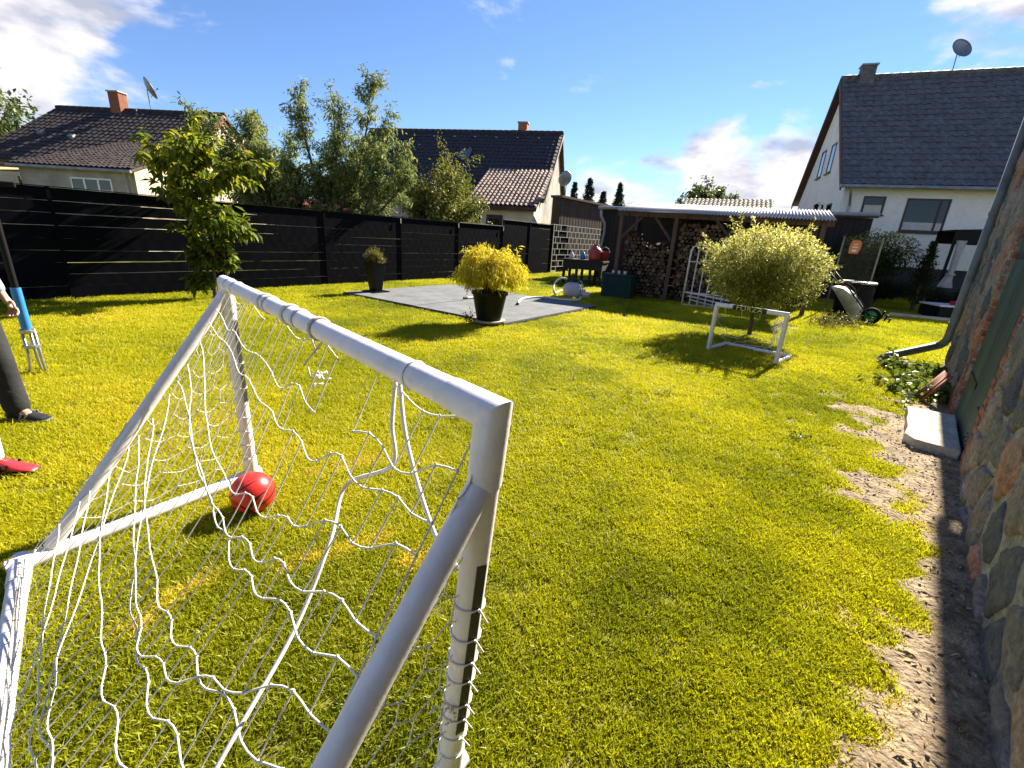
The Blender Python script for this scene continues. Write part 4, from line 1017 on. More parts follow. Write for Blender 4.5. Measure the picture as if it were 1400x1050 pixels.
lo_ = bpy.data.objects.new('lettering', tm); COL.objects.link(lo_); tm.materials.clear(); tm.materials.append(M['yellow_print']); lo_.parent = sv
X = mux; Z = -mvy; Yv = Z.cross(X)
mm = Matrix((X, Yv, Z)).transposed().to_4x4(); mm.translation = mp_(.49, 0, MH) - mvy * (mr + .0065); lo_.matrix_local = mm
mnet = net_panel(lambda u, v: mp_(u, .66 * v, MH * (1 - v) + .03 * v) - Vector((0, 0, .10 * math.sin(math.pi * v) * (1 + .5 * math.sin(u * 9)))), 8, 6, lambda u, v: (.2 < u < .8 and .15 < v < .45), r=.0035, loose=.03)
mnet.build('net', M['net'], mg, True)
b = MB()
for k in range(10):
    p0 = mp_(.88 + .03 * (k % 3), .06, MH - .05 - .035 * k); b.tube([p0, p0 + Vector((random.uniform(-.06, .06), .02, -.08)), p0 + Vector((random.uniform(-.06, .06), .03, -.14))], .006, 5)
b.build('net_bundle', M['net'], mg)

# ---- standard shrub behind the small goal
def standard_shrub(name, label, base, trunk_h, rx, rz, cz, n_twigs, n_leaf, ln, wd, material, cat='shrub', group=None, shoots=0, seed=1, vb=.5, fill=0):
    t = thing(name, label, cat, base); b = MB()
    pts, rs = limb((0, 0, -.03), (0, 0, 1), trunk_h, .045, .032, 6, .05); b.tube(pts, rs, 8); top = pts[-1]; fo = Foliage()
    for k in range(n_twigs):
        d = Vector(rnd_dirs(1)[0]); d.z = d.z * .85 + .12
        tgt = Vector((d.x * rx, d.y * rx, cz + d.z * rz)) * 1.0
        q = RNG.uniform(.55, 1.03); tgt = Vector((tgt.x * q, tgt.y * q, cz + (tgt.z - cz) * q))
        mid = top.lerp(tgt, .5) + Vector((0, 0, .10)) + Vector(RNG.normal(size=3)) * .06
        pp_ = [top, mid, tgt]; path_ = [top.lerp(mid, .5), mid, mid.lerp(tgt, .5) + Vector(RNG.normal(size=3)) * .03, tgt]
        if k < 60: b.tube([top, mid, tgt], [.014, .008, .003], 5, cap=False)
        fo.along(path_, n_leaf, .15, .75, .07)
    for k in range(shoots):
        a = RNG.uniform(0, 6.283); e = RNG.uniform(-.1, 1.1); d = Vector((math.cos(a) * math.cos(e), math.sin(a) * math.cos(e), math.sin(e) * .9))
        p0 = Vector((d.x * rx * .8, d.y * rx * .8, cz + d.z * rz * .8)); pts2, rs2 = limb(p0, d, RNG.uniform(.25, .6), .006, .002, 6, .12, .02)
        b.tube(pts2, rs2, 4, cap=False); fo.along(pts2, 60, .0, .6, .012)
    if fill:
        u = rnd_dirs(fill) * (RNG.random(fill) ** .38)[:, None]; sc_ = 1 + .16 * np.array([mnoise.noise(Vector(tuple(q * 2.6 + seed))) for q in u]); P_ = u * sc_[:, None] * np.array([rx, rx, rz]) + np.array([0, 0, cz])
        keep = np.array([mnoise.noise(Vector(tuple(q * 5.0))) > -.2 for q in P_]); P_ = P_[keep]; fo.p.append(P_); fo.d.append(u[keep] * .5 + rnd_dirs(len(P_)) * .8)
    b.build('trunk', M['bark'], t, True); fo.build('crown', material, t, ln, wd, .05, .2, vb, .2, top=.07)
    return t
B1 = pg(1024, 459)
standard_shrub('willow_standard', 'round yellow green shrub on a thin trunk behind the small goal', (B1.x, B1.y, 0), .62, 1.0, .74, 1.22, 300, 40, .056, .022, M['leaf_willow'], shoots=34, fill=30000)
wp = MB(); 
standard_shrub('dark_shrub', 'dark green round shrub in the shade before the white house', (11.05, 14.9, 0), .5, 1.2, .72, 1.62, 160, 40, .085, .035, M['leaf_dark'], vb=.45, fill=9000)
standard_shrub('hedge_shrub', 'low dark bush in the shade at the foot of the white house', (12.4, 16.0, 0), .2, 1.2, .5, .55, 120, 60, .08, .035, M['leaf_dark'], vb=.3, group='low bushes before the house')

def cone_tree(name, label, base, h, r, n, ln, wd, material, cat='tree', group=None, layers=14, tight=False):
    t = thing(name, label, cat, base, 0, group); b = MB(); b.tube([(0, 0, -.05), (0, 0, h * .55), (0, 0, h * .97)], [r * .10 + .03, r * .05 + .02, .008], 7); fo = Foliage()
    per = max(1, n // (layers * 7))
    for k in range(layers):
        f = k / layers; z = h * (.10 + .88 * f); rad = r * (1 - f) ** 1.05 * RNG.uniform(.7, 1.15)
        for q in range(7):
            a = RNG.uniform(0, 6.283); p1 = Vector((math.cos(a) * rad, math.sin(a) * rad, z - rad * (.25 if not tight else -.9) * RNG.uniform(.6, 1.2)))
            fo.along([Vector((0, 0, z)), Vector((0, 0, z)).lerp(p1, .5), p1], per, .1, .6, rad * .10 + .02, .15 if not tight else -.5)
            if not tight: b.tube([(0, 0, z), p1], [.02, .006], 4, cap=False)
    b.build('trunk', M['bark'], t); fo.build('crown', material, t, ln, wd, .1, .15, .5, .2)
    return t
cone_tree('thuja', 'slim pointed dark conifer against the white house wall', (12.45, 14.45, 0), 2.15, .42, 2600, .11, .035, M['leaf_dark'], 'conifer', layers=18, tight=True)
for i, (a, e, lbl) in enumerate(((5.9, 6.6, 'slender far spruce standing nearest the satellite dish'), (7.6, 7.1, 'broad dark far spruce, the fullest of the row'), (9.3, 5.7, 'lowest rounded far spruce between two pointed ones'), (11.1, 6.7, 'thin lone far spruce at the garage end of the row'))):
    a = math.radians(a); d_ = 58; h = 1.53 + d_ * math.tan(math.radians(e))
    cone_tree('spruce', lbl, (math.sin(a) * d_, math.cos(a) * d_, 0), h, (2.0, 3.0, 2.8, 2.2)[i], 7000, .30, .12, M['needle'], 'tree', 'far spruces above the roofs', 26)

# ---- leafy trees
def finish(t, b, fo, leafm, ln, wd, **kw):
    b.build('trunk', M['bark'], t, True); fo.build('crown', leafm, t, ln, wd, **kw)
# young cherry before the fence
tb = FA + FU * 2.75 + FN * 1.10
cher = thing('cherry_tree', 'young slender tree with big drooping leaves growing in front of the dark fence', 'tree', tb)
b = MB(); fo = Foliage(); pts, rs = limb((0, 0, -.05), (0, 0, 1), 2.58, .045, .012, 10, .03); b.tube(pts, rs, 8)
for k in range(34):
    f = RNG.uniform(.06, 1) ** .72; i = min(int(f * 10), 9); p0 = pts[i].lerp(pts[i + 1], f * 10 - i); a = RNG.uniform(0, 6.283)
    ln_ = (.30 + .15 * RNG.random()) if f < .42 else (.66 + .36 * RNG.random()) * (1.25 if .6 < f < .9 else .8)
    pp_, rr_ = limb(p0, (math.cos(a), math.sin(a), .38 if f > .5 else .12), ln_, .016, .004, 6, .16, .05); b.tube(pp_, rr_, 5, cap=False)
    fo.along(pp_, int(42 * ln_ + 16), .2, .65, .045, .55)
    for q in range(3):
        j = RNG.integers(2, 6); d2 = rnd_dirs(1)[0]; d2[2] = abs(d2[2]) * .5; p2, r2 = limb(pp_[j], d2, ln_ * .45, .007, .003, 4, .15, -.02); b.tube(p2, r2, 4, cap=False); fo.along(p2, int(22 * ln_ + 8), .1, .65, .035, .55)
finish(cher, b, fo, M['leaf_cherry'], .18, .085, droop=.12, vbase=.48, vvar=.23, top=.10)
# peach with tall shoots, behind the fence
pch = thing('peach_tree', 'wide loose fruit tree with tall upright shoots behind the fence', 'tree', (-6.05, 14.7, 0))
b = MB(); fo = Foliage(); b.tube([(0, 0, -.1), (.03, .02, .5), (0, 0, .9)], [.13, .11, .10], 8)
spec = [((-2.7, -.4), 4.55), ((-2.2, .5), 3.5), ((-1.6, -.3), 4.35), ((-1.0, .6), 4.0), ((-.4, -.2), 5.1), ((.25, .1), 5.55), ((.6, -.4), 4.7), ((1.15, .3), 5.75), ((1.6, .2), 5.0), ((1.5, -.5), 3.7), ((2.1, -.3), 3.3), ((-.6, -.7), 3.2), ((.5, .7), 3.9), ((-1.9, -.8), 2.8), ((-2.4, 0), 3.0), ((-1.3, .3), 3.1), ((.9, -.6), 3.2), ((1.9, .4), 4.1), ((-.2, .4), 3.4), ((-2.9, .3), 3.3), ((-2.2, -.2), 4.3), ((-1.75, .4), 4.6), ((-2.6, .6), 3.9), ((-1.2, -.6), 3.6), ((-1.9, .1), 3.4)]
for (tx, ty), tz in spec:
    tx *= 1.28; tz *= .99
    e = Vector((tx, ty, tz)); m1 = Vector((tx * .55, ty * .55, .9 + (tz - .9) * .38)) + Vector(RNG.normal(size=3)) * .12; m2 = Vector((tx * .87, ty * .87, .9 + (tz - .9) * .72)) + Vector(RNG.normal(size=3)) * .10
    P = [Vector((0, 0, .85)), m1, m2, e]; path_ = []
    for i in range(3):
        for k in range(5): path_.append(P[i].lerp(P[i + 1], k / 5))
    path_.append(e); b.tube(path_, [.065 * (1 - .93 * i / 15) for i in range(16)], 6, cap=False)
    fo.along(path_[4:], 300, .0, .65, .09, .35)
    for q in range(30):
        j = RNG.integers(2, 15); d2 = rnd_dirs(1)[0]; d2[2] = abs(d2[2]) * .6 + .1; L_ = RNG.uniform(.35, .85) * (1.2 if j < 9 else .7); p2, r2 = limb(path_[j], d2, L_, .012, .003, 5, .18, -.02); b.tube(p2, r2, 4, cap=False); fo.along(p2, 66, .1, .65, .07, .35)
finish(pch, b, fo, M['leaf_peach'], .14, .042, droop=.12, vbase=.5, vvar=.2, top=.03)
def round_tree(name, label, base, h, r, n_limb, n_leaf, ln, wd, material, trunk=.12, zc=.6, cat='tree', group=None):
    t = thing(name, label, cat, base, 0, group); b = MB(); fo = Foliage(); th_ = h * .25; pts, rs = limb((0, 0, -.1), (0, 0, 1), th_, trunk, trunk * .8, 4, .05); b.tube(pts, rs, 8)
    for k in range(n_limb):
        d = Vector(rnd_dirs(1)[0]); tgt = Vector((d.x * r, d.y * r, h * zc + d.z * h * (1 - zc))) ; q = RNG.uniform(.6, 1.05); tgt = Vector((tgt.x * q, tgt.y * q, h * zc + (tgt.z - h * zc) * q))
        if tgt.z < th_ * .8: tgt.z = th_ * .8
        mid = pts[-1].lerp(tgt, .55) + Vector((0, 0, .06 * h)); path_ = [pts[-1], pts[-1].lerp(mid, .5), mid, mid.lerp(tgt, .5) + Vector(RNG.normal(size=3)) * r * .05, tgt]
        b.tube(path_, [trunk * .5, trunk * .35, trunk * .22, trunk * .12, trunk * .05], 5, cap=False)
        for q2 in range(5):
            c = path_[2 + q2 % 3]; d2 = rnd_dirs(1)[0]; p2, r2 = limb(c, d2, r * .38, trunk * .1, .004, 4, .2); fo.along(p2, n_leaf // 6, .0, .7, r * .05, .2)
        fo.along(path_[2:], n_leaf // 6, .0, .7, r * .07, .2)
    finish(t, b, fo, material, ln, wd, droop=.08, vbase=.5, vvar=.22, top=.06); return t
round_tree('apple_tree', 'low spreading olive green tree between the peach and the dark roofed house', (-3.1, 18.6, 0), 4.5, 1.75, 56, 300, .12, .06, M['leaf_apple'], zc=.52)
round_tree('broadleaf_tree', 'tall green tree at the far side of the old house', (-29.0, 25.5, 0), 8.6, 3.2, 46, 260, .28, .15, M['leaf_far'], trunk=.3, zc=.62)
round_tree('broadleaf_tree', 'far round green treetop showing above the far barn roof', (20.8, 55.5, 0), 8.4, 3.2, 60, 300, .4, .22, M['leaf_far'], trunk=.3, zc=.65)
for i, (x, y, h) in enumerate(((-40, 40, 7), (-33, 58, 9))):
    round_tree('broadleaf_tree', ['distant hazy tree beyond the carport roof', 'far tree standing behind the old house ridge'][i], (x, y, 0), h * .6, 3.0, 26, 160, .45, .25, M['leaf_far'], trunk=.3, zc=.62)
# rose behind the fence
rb = FA + FU * 6.55 - FN * 1.0
ros = thing('rose_bush', 'rose bush with pink blossoms looking over the fence', 'rose', rb); b = MB(); fo = Foliage(); tips = []
for k in range(12):
    pts, rs = limb((RNG.normal() * .12, RNG.normal() * .12, -.03), (FU.x * RNG.normal() * .28, FU.y * RNG.normal() * .28, 1), RNG.uniform(1.8, 2.3), .012, .004, 8, .04); b.tube(pts, rs, 5, cap=False); fo.along(pts, 70, .3, .7, .05); tips.append(pts[-1])
finish(ros, b, fo, M['leaf_apple'], .07, .042, vbase=.5)
for i, tp in enumerate(sorted(tips, key=lambda q: -q.z)[:7]):
    pm = MB(); c0 = Vector(tp)
    for k in range(14):
        a = k * 2.4; rr_ = .012 + .0035 * k; p0 = c0 + Vector((math.cos(a) * rr_, math.sin(a) * rr_, .03 - .002 * k)); d2 = Vector((math.cos(a), math.sin(a), .9 - .06 * k)).normalized(); s2 = Vector((-math.sin(a), math.cos(a), 0)); w_ = .028 + .001 * k
        pm.add([p0 - s2 * w_ * .5, p0 + s2 * w_ * .5, p0 + d2 * .055 + s2 * w_ * .6, p0 + d2 * .055 - s2 * w_ * .6], [(0, 1, 2, 3)])
    pm.build('blossom', M['petal'], ros)
r2b = FA + FU * 8.35 - FN * .9
ros2 = thing('rose_bush', 'lower rose with two pale pink blooms at the fence top', 'rose', r2b); b = MB(); fo = Foliage(); tips = []
for k in range(7):
    pts, rs = limb((RNG.normal() * .08, RNG.normal() * .08, -.03), (RNG.normal() * .12, RNG.normal() * .12, 1), RNG.uniform(1.9, 2.12), .010, .004, 8, .04); b.tube(pts, rs, 5, cap=False); fo.along(pts, 60, .4, .7, .05); tips.append(pts[-1])
finish(ros2, b, fo, M['leaf_apple'], .07, .042, vbase=.5)
for tp in tips[:3]:
    pm = MB(); c0 = Vector(tp)
    for k in range(12):
        a = k * 2.4; rr_ = .01 + .003 * k; p0 = c0 + Vector((math.cos(a) * rr_, math.sin(a) * rr_, .03)); d2 = Vector((math.cos(a), math.sin(a), .6)).normalized(); s2 = Vector((-math.sin(a), math.cos(a), 0))
        pm.add([p0 - s2 * .015, p0 + s2 * .015, p0 + d2 * .05 + s2 * .018, p0 + d2 * .05 - s2 * .018], [(0, 1, 2, 3)])
    pm.build('blossom', M['petal'], ros2)

# ---- planters on the pad
def planter(name, label, base, r0, r1, h, rz, z0):
    t = thing(name, label, 'plant pot', (base.x, base.y, z0), rz); b = MB()
    b.lathe([(r0, .0), (r1, h), (r1 + .02, h), (r1 + .02, h + .03), (r1 - .03, h + .03), (r1 - .035, h - .06)], 4, (0, 0, .03), sq=True); 
    o = b.build('pot', M['planter'], t, bevel=.008); b = MB(); b.lathe([(r1 - .04, h - .06), (r1 - .04, h - .045)], 4, (0, 0, .03), sq=True); b.build('soil', M['potsoil'], t)
    b = MB(); b.lathe([(r0 + .16, 0), (r0 + .18, .03), (r0 + .15, .03), (.02, .012)], 4, sq=True); b.build('saucer', M['planter'], t); return t
pf = pg(668, 439, PAD_T)
pA = thing('plant_pot', 'big black tub holding the golden thread leaved bush', 'plant pot', (pf.x, pf.y, PAD_T)); b = MB()
b.lathe([(.215, 0), (.30, .44), (.325, .445), (.325, .49), (.29, .49), (.285, .40), (.01, .40)], 28, (0, 0, .035)); b.build('tub', M['planter'], pA, auto=.5)
b = MB(); b.lathe([(.28, 0), (.30, .035), (.27, .035), (.05, .015)], 24); b.build('saucer', M['concrete'], pA, auto=.5)
b = MB(); b.lathe([(.005, .415), (.27, .42), (.28, .40)], 20, (0, 0, .03)); b.build('soil', M['potsoil'], pA)
gb_ = thing('golden_bush', 'bright golden thread leaved bush spilling over the big black tub', 'bush', (pf.x, pf.y, PAD_T + .43)); b = MB(); fo = Foliage()
for k in range(330):
    d = Vector(rnd_dirs(1)[0]); d.z = abs(d.z) * .95 - .08; q = RNG.uniform(.5, 1.05); e = Vector((d.x * .60, d.y * .60, .34 + d.z * .52)) * q; e.z = max(e.z, .05) + .05
    mid = Vector((e.x * .55, e.y * .55, e.z * .8 + .10)); path_ = [Vector((d.x * .03, d.y * .03, 0)), mid, mid.lerp(e, .5) + Vector((0, 0, .04)), e, e + Vector((d.x * .08, d.y * .08, -.06))]
    if k < 70: b.tube(path_[:4], [.009, .006, .004, .002], 4, cap=False)
    fo.along(path_[1:], 44, .0, .55, .03, .35)
for k in range(16):
    a = RNG.uniform(0, 6.283); pts, rs = limb((math.cos(a) * .30, math.sin(a) * .30, .55), (math.cos(a) * .5, math.sin(a) * .5, .8), RNG.uniform(.25, .42), .004, .002, 5, .15, -.03); b.tube(pts, rs, 4, cap=False); fo.along(pts, 40, 0, .6, .02, .3)
b.build('stems', M['bark'], gb_); fo.build('crown', M['leaf_gold'], gb_, .085, .012, .15, .1, .5, .22, top=.08)
pb = pg(514, 399, PAD_T)
planter('plant_pot', 'tall narrow black planter on a tray at the pad corner by the fence', pb, .15, .25, .64, math.atan2(pu.y, pu.x), PAD_T)
bx = thing('box_bush', 'small clipped yellow green bush in the tall narrow planter', 'bush', (pb.x, pb.y, PAD_T + .60)); b = MB(); fo = Foliage()
for k in range(130):
    d = Vector(rnd_dirs(1)[0]); d.z = abs(d.z); e = Vector((d.x * .25, d.y * .25, .10 + d.z * .34)) * RNG.uniform(.6, 1.05); path_ = [Vector((0, 0, 0)), e * .5 + Vector((0, 0, .05)), e]; b.tube(path_, [.006, .004, .002], 4, cap=False); fo.along(path_, 34, .25, .7, .02)
b.build('stems', M['bark'], bx); fo.build('crown', M['leaf_box'], bx, .035, .018, .0, .2, .5, .22, top=.1)
bd = thing('pot_board', 'dark square board lying under the tall narrow planter', 'board', (pb.x, pb.y, 0), math.atan2(pu.y, pu.x)); b = MB(); b.bbox((-.33, -.05, .0), (-.0, .33, .05)); b.bbox((-.33, -.33, .0), (-.18, -.05, .05)); b.build('planks', M['mat_edge'], bd)
stp = pg(652, 440, PAD_T); ws_ = thing('pot_weed', 'withered weed beside the big black tub', 'weed', (stp.x - .1, stp.y, PAD_T)); b = MB(); fo = Foliage()
for k in range(9): pts, rs = limb((0, 0, 0), (RNG.normal() * .8, RNG.normal() * .5, .6), .22, .004, .002, 5, .2, -.05); b.tube(pts, rs, 4, cap=False); fo.along(pts, 14, .1, .6, .02)
b.build('stems', M['bark'], ws_); fo.build('leaves', M['leaf_dark'], ws_, .06, .02)

# ---- pool filter, hoses
fp = pg(781, 406); flt = thing('pool_filter', 'round grey pool filter tank with black valve head beside the pad', 'pool filter', (fp.x, fp.y, 0)); b = MB()
b.lathe([(.16, 0), (.20, .03), (.245, .10), (.255, .20), (.245, .30), (.18, .37), (.10, .40), (.07, .42)], 24); b.build('tank', M['tank'], flt, True)
b = MB(); b.lathe([(.085, .40), (.09, .50), (.07, .52), (.075, .60), (.03, .62)], 14); b.tube([(0, 0, .5), (-.16, -.05, .50)], .03, 8); b.tube([(0, 0, .47), (.17, -.02, .47)], .03, 8); b.box((0, 0, .635), (.16, .03, .02)); b.build('valve_head', M['black_ball'], flt, auto=.6)
b = MB(); b.tube([(.30, -.05, .10), (.48, -.08, .10)], .075, 14); b.box((.39, -.06, .02), (.24, .14, .04)); b.lathe([(.07, 0), (.08, .1), (.05, .14)], 12, (.30, -.05, .10)); b.build('pump', M['tank'], flt, auto=.6)
b = MB(); b.tube([(.17, -.02, .47), (.24, -.03, .44), (.28, -.04, .3), (.30, -.05, .2)], .02, 8); b.build('pump_pipe', M['zinc'], flt, True)
F_ = Vector((fp.x, fp.y, 0))
pth = [F_ + Vector((-.16, -.05, .50)), F_ + Vector((-.36, -.1, .50)), F_ + Vector((-.52, -.16, .34)), F_ + Vector((-.50, -.30, .12)), pg(768, 397, .05), pg(778, 402.5, .03), pg(793, 406, .03), pg(789, 410, .085), pg(770, 409.5, .085), pg(745, 406.5, .085), pg(725, 406.5, .085), pg(713, 409, .085), pg(708, 415, .085)]
sp = []
for i in range(len(pth) - 1):
    p0, p1, p2, p3 = pth[max(i - 1, 0)], pth[i], pth[i + 1], pth[min(i + 2, len(pth) - 1)]
    for k in range(7):
        t = k / 7; sp.append(.5 * ((2 * p1) + (p2 - p0) * t + (2 * p0 - 5 * p1 + 4 * p2 - p3) * t * t + (3 * p1 - p0 - 3 * p2 + p3) * t ** 3))
sp.append(pth[-1]); hs = thing('pool_hose', 'long looped pale hose running from the filter across the grey pad', 'hose', (sp[-1].x, sp[-1].y, .06)); off = Vector((sp[-1].x, sp[-1].y, .06)); b = MB()
b.tube([p - off for p in sp], .024, 10); b.build('tube', M['hose'], hs, True)
dv = (sp[-1] - sp[-4]).normalized(); b = MB(); b.tube([sp[-1] - off - dv * .02, sp[-1] - off + dv * .09], .034, 12); b.build('connector', M['black_ball'], hs, auto=.5)
h2a, h2b = pg(634, 407.5, .09), pg(652, 406.5, .09); hs2 = thing('hose_end', 'short hose end with dark connector lying on the pad behind the golden bush', 'hose', (h2a.x, h2a.y, .062)); o2 = Vector((h2a.x, h2a.y, .062)); b = MB(); dd2 = (h2b - h2a); b.tube([h2a - o2 + dd2 * t for t in (0, .25)], .032, 10); b.build('connector', M['black_ball'], hs2); b = MB(); b.tube([h2a - o2 + dd2 * t for t in (.22, .6, 1.0, 1.6)], .024, 10); b.build('tube', M['hose'], hs2)

# ---- work table with containers, green box, rack
tbp = Vector((2.35, 16.6, 0)); trz = math.atan2(wu.y, wu.x)
tab = thing('work_table', 'dark work table with boxed legs beside the wood store', 'table', tbp, trz); b = MB(); b.bbox((-.75, -.35, .82), (.75, .35, .88)); b.build('top', M['dark_board'], tab)
b = MB(); b.bbox((-.72, -.33, .55), (.72, .33, .815)); b.build('drawer_box', M['dark_board'], tab)
for x in (-.68, -.2, .3, .68):
    for y in (-.3, .3): b = MB(); b.box((x, y, .27), (.08, .08, .56)); b.build('leg', M['dark_board'], tab)
b = MB(); b.bbox((-.1, -.3, .12), (.66, .3, .16)); b.build('shelf', M['dark_board'], tab)
def on_tab(x, y): return tbp + Vector((math.cos(trz) * x - math.sin(trz) * y, math.sin(trz) * x + math.cos(trz) * y, .88))
t = thing('jerry_can', 'dull red canister standing on the dark work table', 'canister', on_tab(.32, 0), trz); b = MB(); b.lathe([(.20, 0), (.225, .04), (.225, .34), (.12, .44), (.05, .46), (.05, .50)], 14); b.build('body', M['red_plastic'], t, True); b = MB(); b.lathe([(.055, .50), (.055, .54)], 10); b.tube([(-.12, 0, .44), (-.08, 0, .52), (.08, 0, .52), (.12, 0, .44)], .018, 6); b.build('handle', M['red_plastic'], t)
t = thing('bucket', 'faded red bucket by the downpipe on the work table', 'bucket', on_tab(.62, .14), trz); b = MB(); b.lathe([(.12, 0), (.17, .30), (.18, .31), (.16, .31), (.11, .02)], 16); b.build('shell', M['red_plastic'], t, True); b = MB(); b.tube([(-.17, 0, .3), (-.12, 0, .42), (0, 0, .47), (.12, 0, .42), (.17, 0, .3)], .006, 5); b.build('handle', M['steel'], t)
t = thing('spray_bottle', 'white plastic bottle on the work table', 'bottle', on_tab(-.55, 0), trz); b = MB(); b.lathe([(.08, 0), (.09, .02), (.09, .14), (.04, .20), (.03, .24)], 12); b.build('body', M['white_plastic'], t, True); b = MB(); b.lathe([(.035, .24), (.03, .27)], 8); b.build('cap', M['white_plastic'], t)
t = thing('blue_bottle', 'bright blue bottle next to the red canister', 'bottle', on_tab(-.12, 0), trz); b = MB(); b.lathe([(.07, 0), (.10, .03), (.10, .13), (.05, .22), (.03, .25)], 12); b.build('body', M['blue_plastic'], t, True); b = MB(); b.lathe([(.035, .25), (.03, .28)], 8); b.build('cap', M['white_plastic'], t)
gx_ = pg(848, 407); t = thing('storage_box', 'dark green storage box with small things on its lid before the firewood', 'box', (gx_.x - .1, gx_.y, 0), trz); b = MB(); b.bbox((-.42, -.28, 0), (.42, .28, .62)); b.build('body', M['green_box'], t, bevel=.02); b = MB(); b.bbox((-.45, -.31, .62), (.45, .31, .67)); b.build('lid', M['green_box'], t, bevel=.012)
for x in (-.3, .3):
    b = MB(); b.bbox((x - .02, -.30, .1), (x + .02, -.282, .6)); b.build('rib', M['green_box'], t)
for k in range(3):
    q = thing('jar', ['small clear jar on the green box', 'small pale pot on the green box beside the jar', 'little white tub at the edge of the green box'][k], 'jar', (t.location.x + math.cos(trz) * (-.2 + .17 * k), t.location.y + math.sin(trz) * (-.2 + .17 * k), .67)); b = MB(); b.lathe([(.035, 0), (.04, .07), (.03, .08)], 10); b.build('glass', M['white_plastic'], q, True); b = MB(); b.lathe([(.036, .08), (.036, .10)], 10); b.build('cap', M['zinc'], q)
rk = pg(931, 418); rack = thing('wire_rack', 'pale arched wire rack leaning in front of the firewood', 'rack', (rk.x, rk.y, 0), trz)
RW, RH = .95, 1.58
for y in (0, .16):
    b = MB(); lean = .10
    def rp(x, z): return (x, y + lean * z / RH, z)
    b.tube([rp(0, 0), rp(0, RH - .16), rp(.04, RH - .05), rp(.14, RH), rp(RW - .14, RH), rp(RW - .04, RH - .05), rp(RW, RH - .16), rp(RW, 0)], .014, 8)
    b.build('frame', M['frame_white'], rack, True); b = MB()
    for z in (.04, .36, 1.16): b.tube([rp(0, z), rp(RW, z)], .009, 6)
    for x in (.19, .38, .57, .76): b.tube([rp(x, .04), rp(x, RH - .01)], .008, 6)
    b.build('wires', M['frame_white'], rack)
b = MB(); b.tube([(0, .0, .25), (0, .18, .25)], .009, 6); b.tube([(0, .07, 1.16), (0, .23, 1.16)], .009, 6); b.tube([(RW, .0, .25), (RW, .18, .25)], .009, 6); b.build('spacer', M['rod'], rack)
for k in range(3):
    t = MB(); t.box((0, 0, 0), (1.1, .09, .025)); o = t.build('batten', M['frame_white'], None); o.location = (rk.x + .55 + .1 * k, rk.y - .02 + .11 * k - .25, .30 - .12 * k + .02); o.rotation_euler = (.1, .10 + .03 * k, trz + .05 * k)
    tag(o, ['pale timber batten poking through the wire rack, uppermost', 'pale timber batten in the wire rack, middle one', 'pale timber batten lowest in the wire rack'][k], 'batten', 'battens in the rack')

# ---- wheelbarrow standing on its nose, barrel, bits by the shed
wp_ = pg(1187, 443.5)
view = Vector((wp_.x, wp_.y, 0)).normalized(); rx_ = Vector((view.y, -view.x, 0)); wrz = math.atan2(rx_.y, rx_.x)
wbz = thing('wheelbarrow', 'grey wheelbarrow tipped up on its nose with a green hubbed wheel', 'wheelbarrow', (wp_.x, wp_.y, 0), wrz - .15)
# local: x right in the picture, y away, z up ; wheel foot at the origin
MY = Matrix.Rotation(math.pi / 2, 3, 'X')
b = MB(); b.lathe([(.13, -.04), (.185, -.045), (.20, -.02), (.20, .02), (.185, .045), (.13, .04), (.125, 0), (.13, -.04)], 26, (0, 0, .20), MY, cap=False); wh = b.build('tyre', M['rubber'], wbz, True)
b = MB(); b.lathe([(.02, -.05), (.05, -.045), (.06, -.02), (.135, -.035), (.135, .035), (.06, .02), (.05, .045), (.02, .05)], 22, (0, 0, .20), MY); b.build('hub', M['green_hub'], wbz, True)
b = MB(); b.tube([(0, -.10, .20), (0, .10, .20)], .012, 8); b.build('axle', M['steel'], wbz)
q = Matrix.Rotation(math.radians(50), 3, 'Y')       # tray plane tipped up
tr = MB(); V = []
for (l, w2, d) in ((.0, .20, .26), (.12, .24, .30), (.62, .28, .30), (.86, .30, .16), (.95, .31, .0)):
    pass
base_o = Vector((-.30, 0, .05))
def tp(l, y, d): # l along the tray from nose to handles, d depth of the tray bottom (towards the wheel)
    a = math.radians(128); ux = Vector((math.cos(a), 0, math.sin(a))); uz = Vector((math.sin(a), 0, -math.cos(a))); return base_o + ux * l + uz * d + Vector((0, y, 0))
top_r = [(0.0, .27), (.95, .33)]; secs = [(.0, .28, .0), (.10, .20, .20), (.22, .20, .26), (.55, .23, .26), (.80, .26, .18), (.97, .32, .0)]
for (l, hw, d) in secs:
    V += [tp(l, -hw - .04 * (d > 0), 0), tp(l, -hw, d), tp(l, hw, d), tp(l, hw + .04 * (d > 0), 0)]
Fq = []
for i in range(len(secs) - 1):
    for k in range(3): Fq.append((4 * i + k, 4 * i + k + 1, 4 * i + 5 + k, 4 * i + 4 + k))
tr.add(V, Fq); tro = tr.build('tray', M['barrow'], wbz, auto=.9); mdf = tro.modifiers.new('thickness', 'SOLIDIFY'); mdf.thickness = .008
b = MB()
for s_ in (-1, 1):
    b.tube([Vector((0, s_ * .09, .20)), tp(.25, s_ * .14, .285), tp(.75, s_ * .22, .27), tp(1.05, s_ * .26, .14), tp(1.36, s_ * .28, .10)], .017, 8)
b.build('chassis', M['black_metal'], wbz, True)
for s_ in (-1, 1):
    b = MB(); b.tube([tp(.55, s_ * .20, .28), tp(.66, s_ * .22, .50), tp(.72, s_ * .22, .52), tp(.98, s_ * .24, .20)], .017, 8); b.build('leg', M['black_metal'], wbz, True)
    b = MB(); b.tube([tp(1.30, s_ * .28, .105), tp(1.44, s_ * .285, .09)], .022, 8); b.build('grip', M['rubber'], wbz)
b = MB()
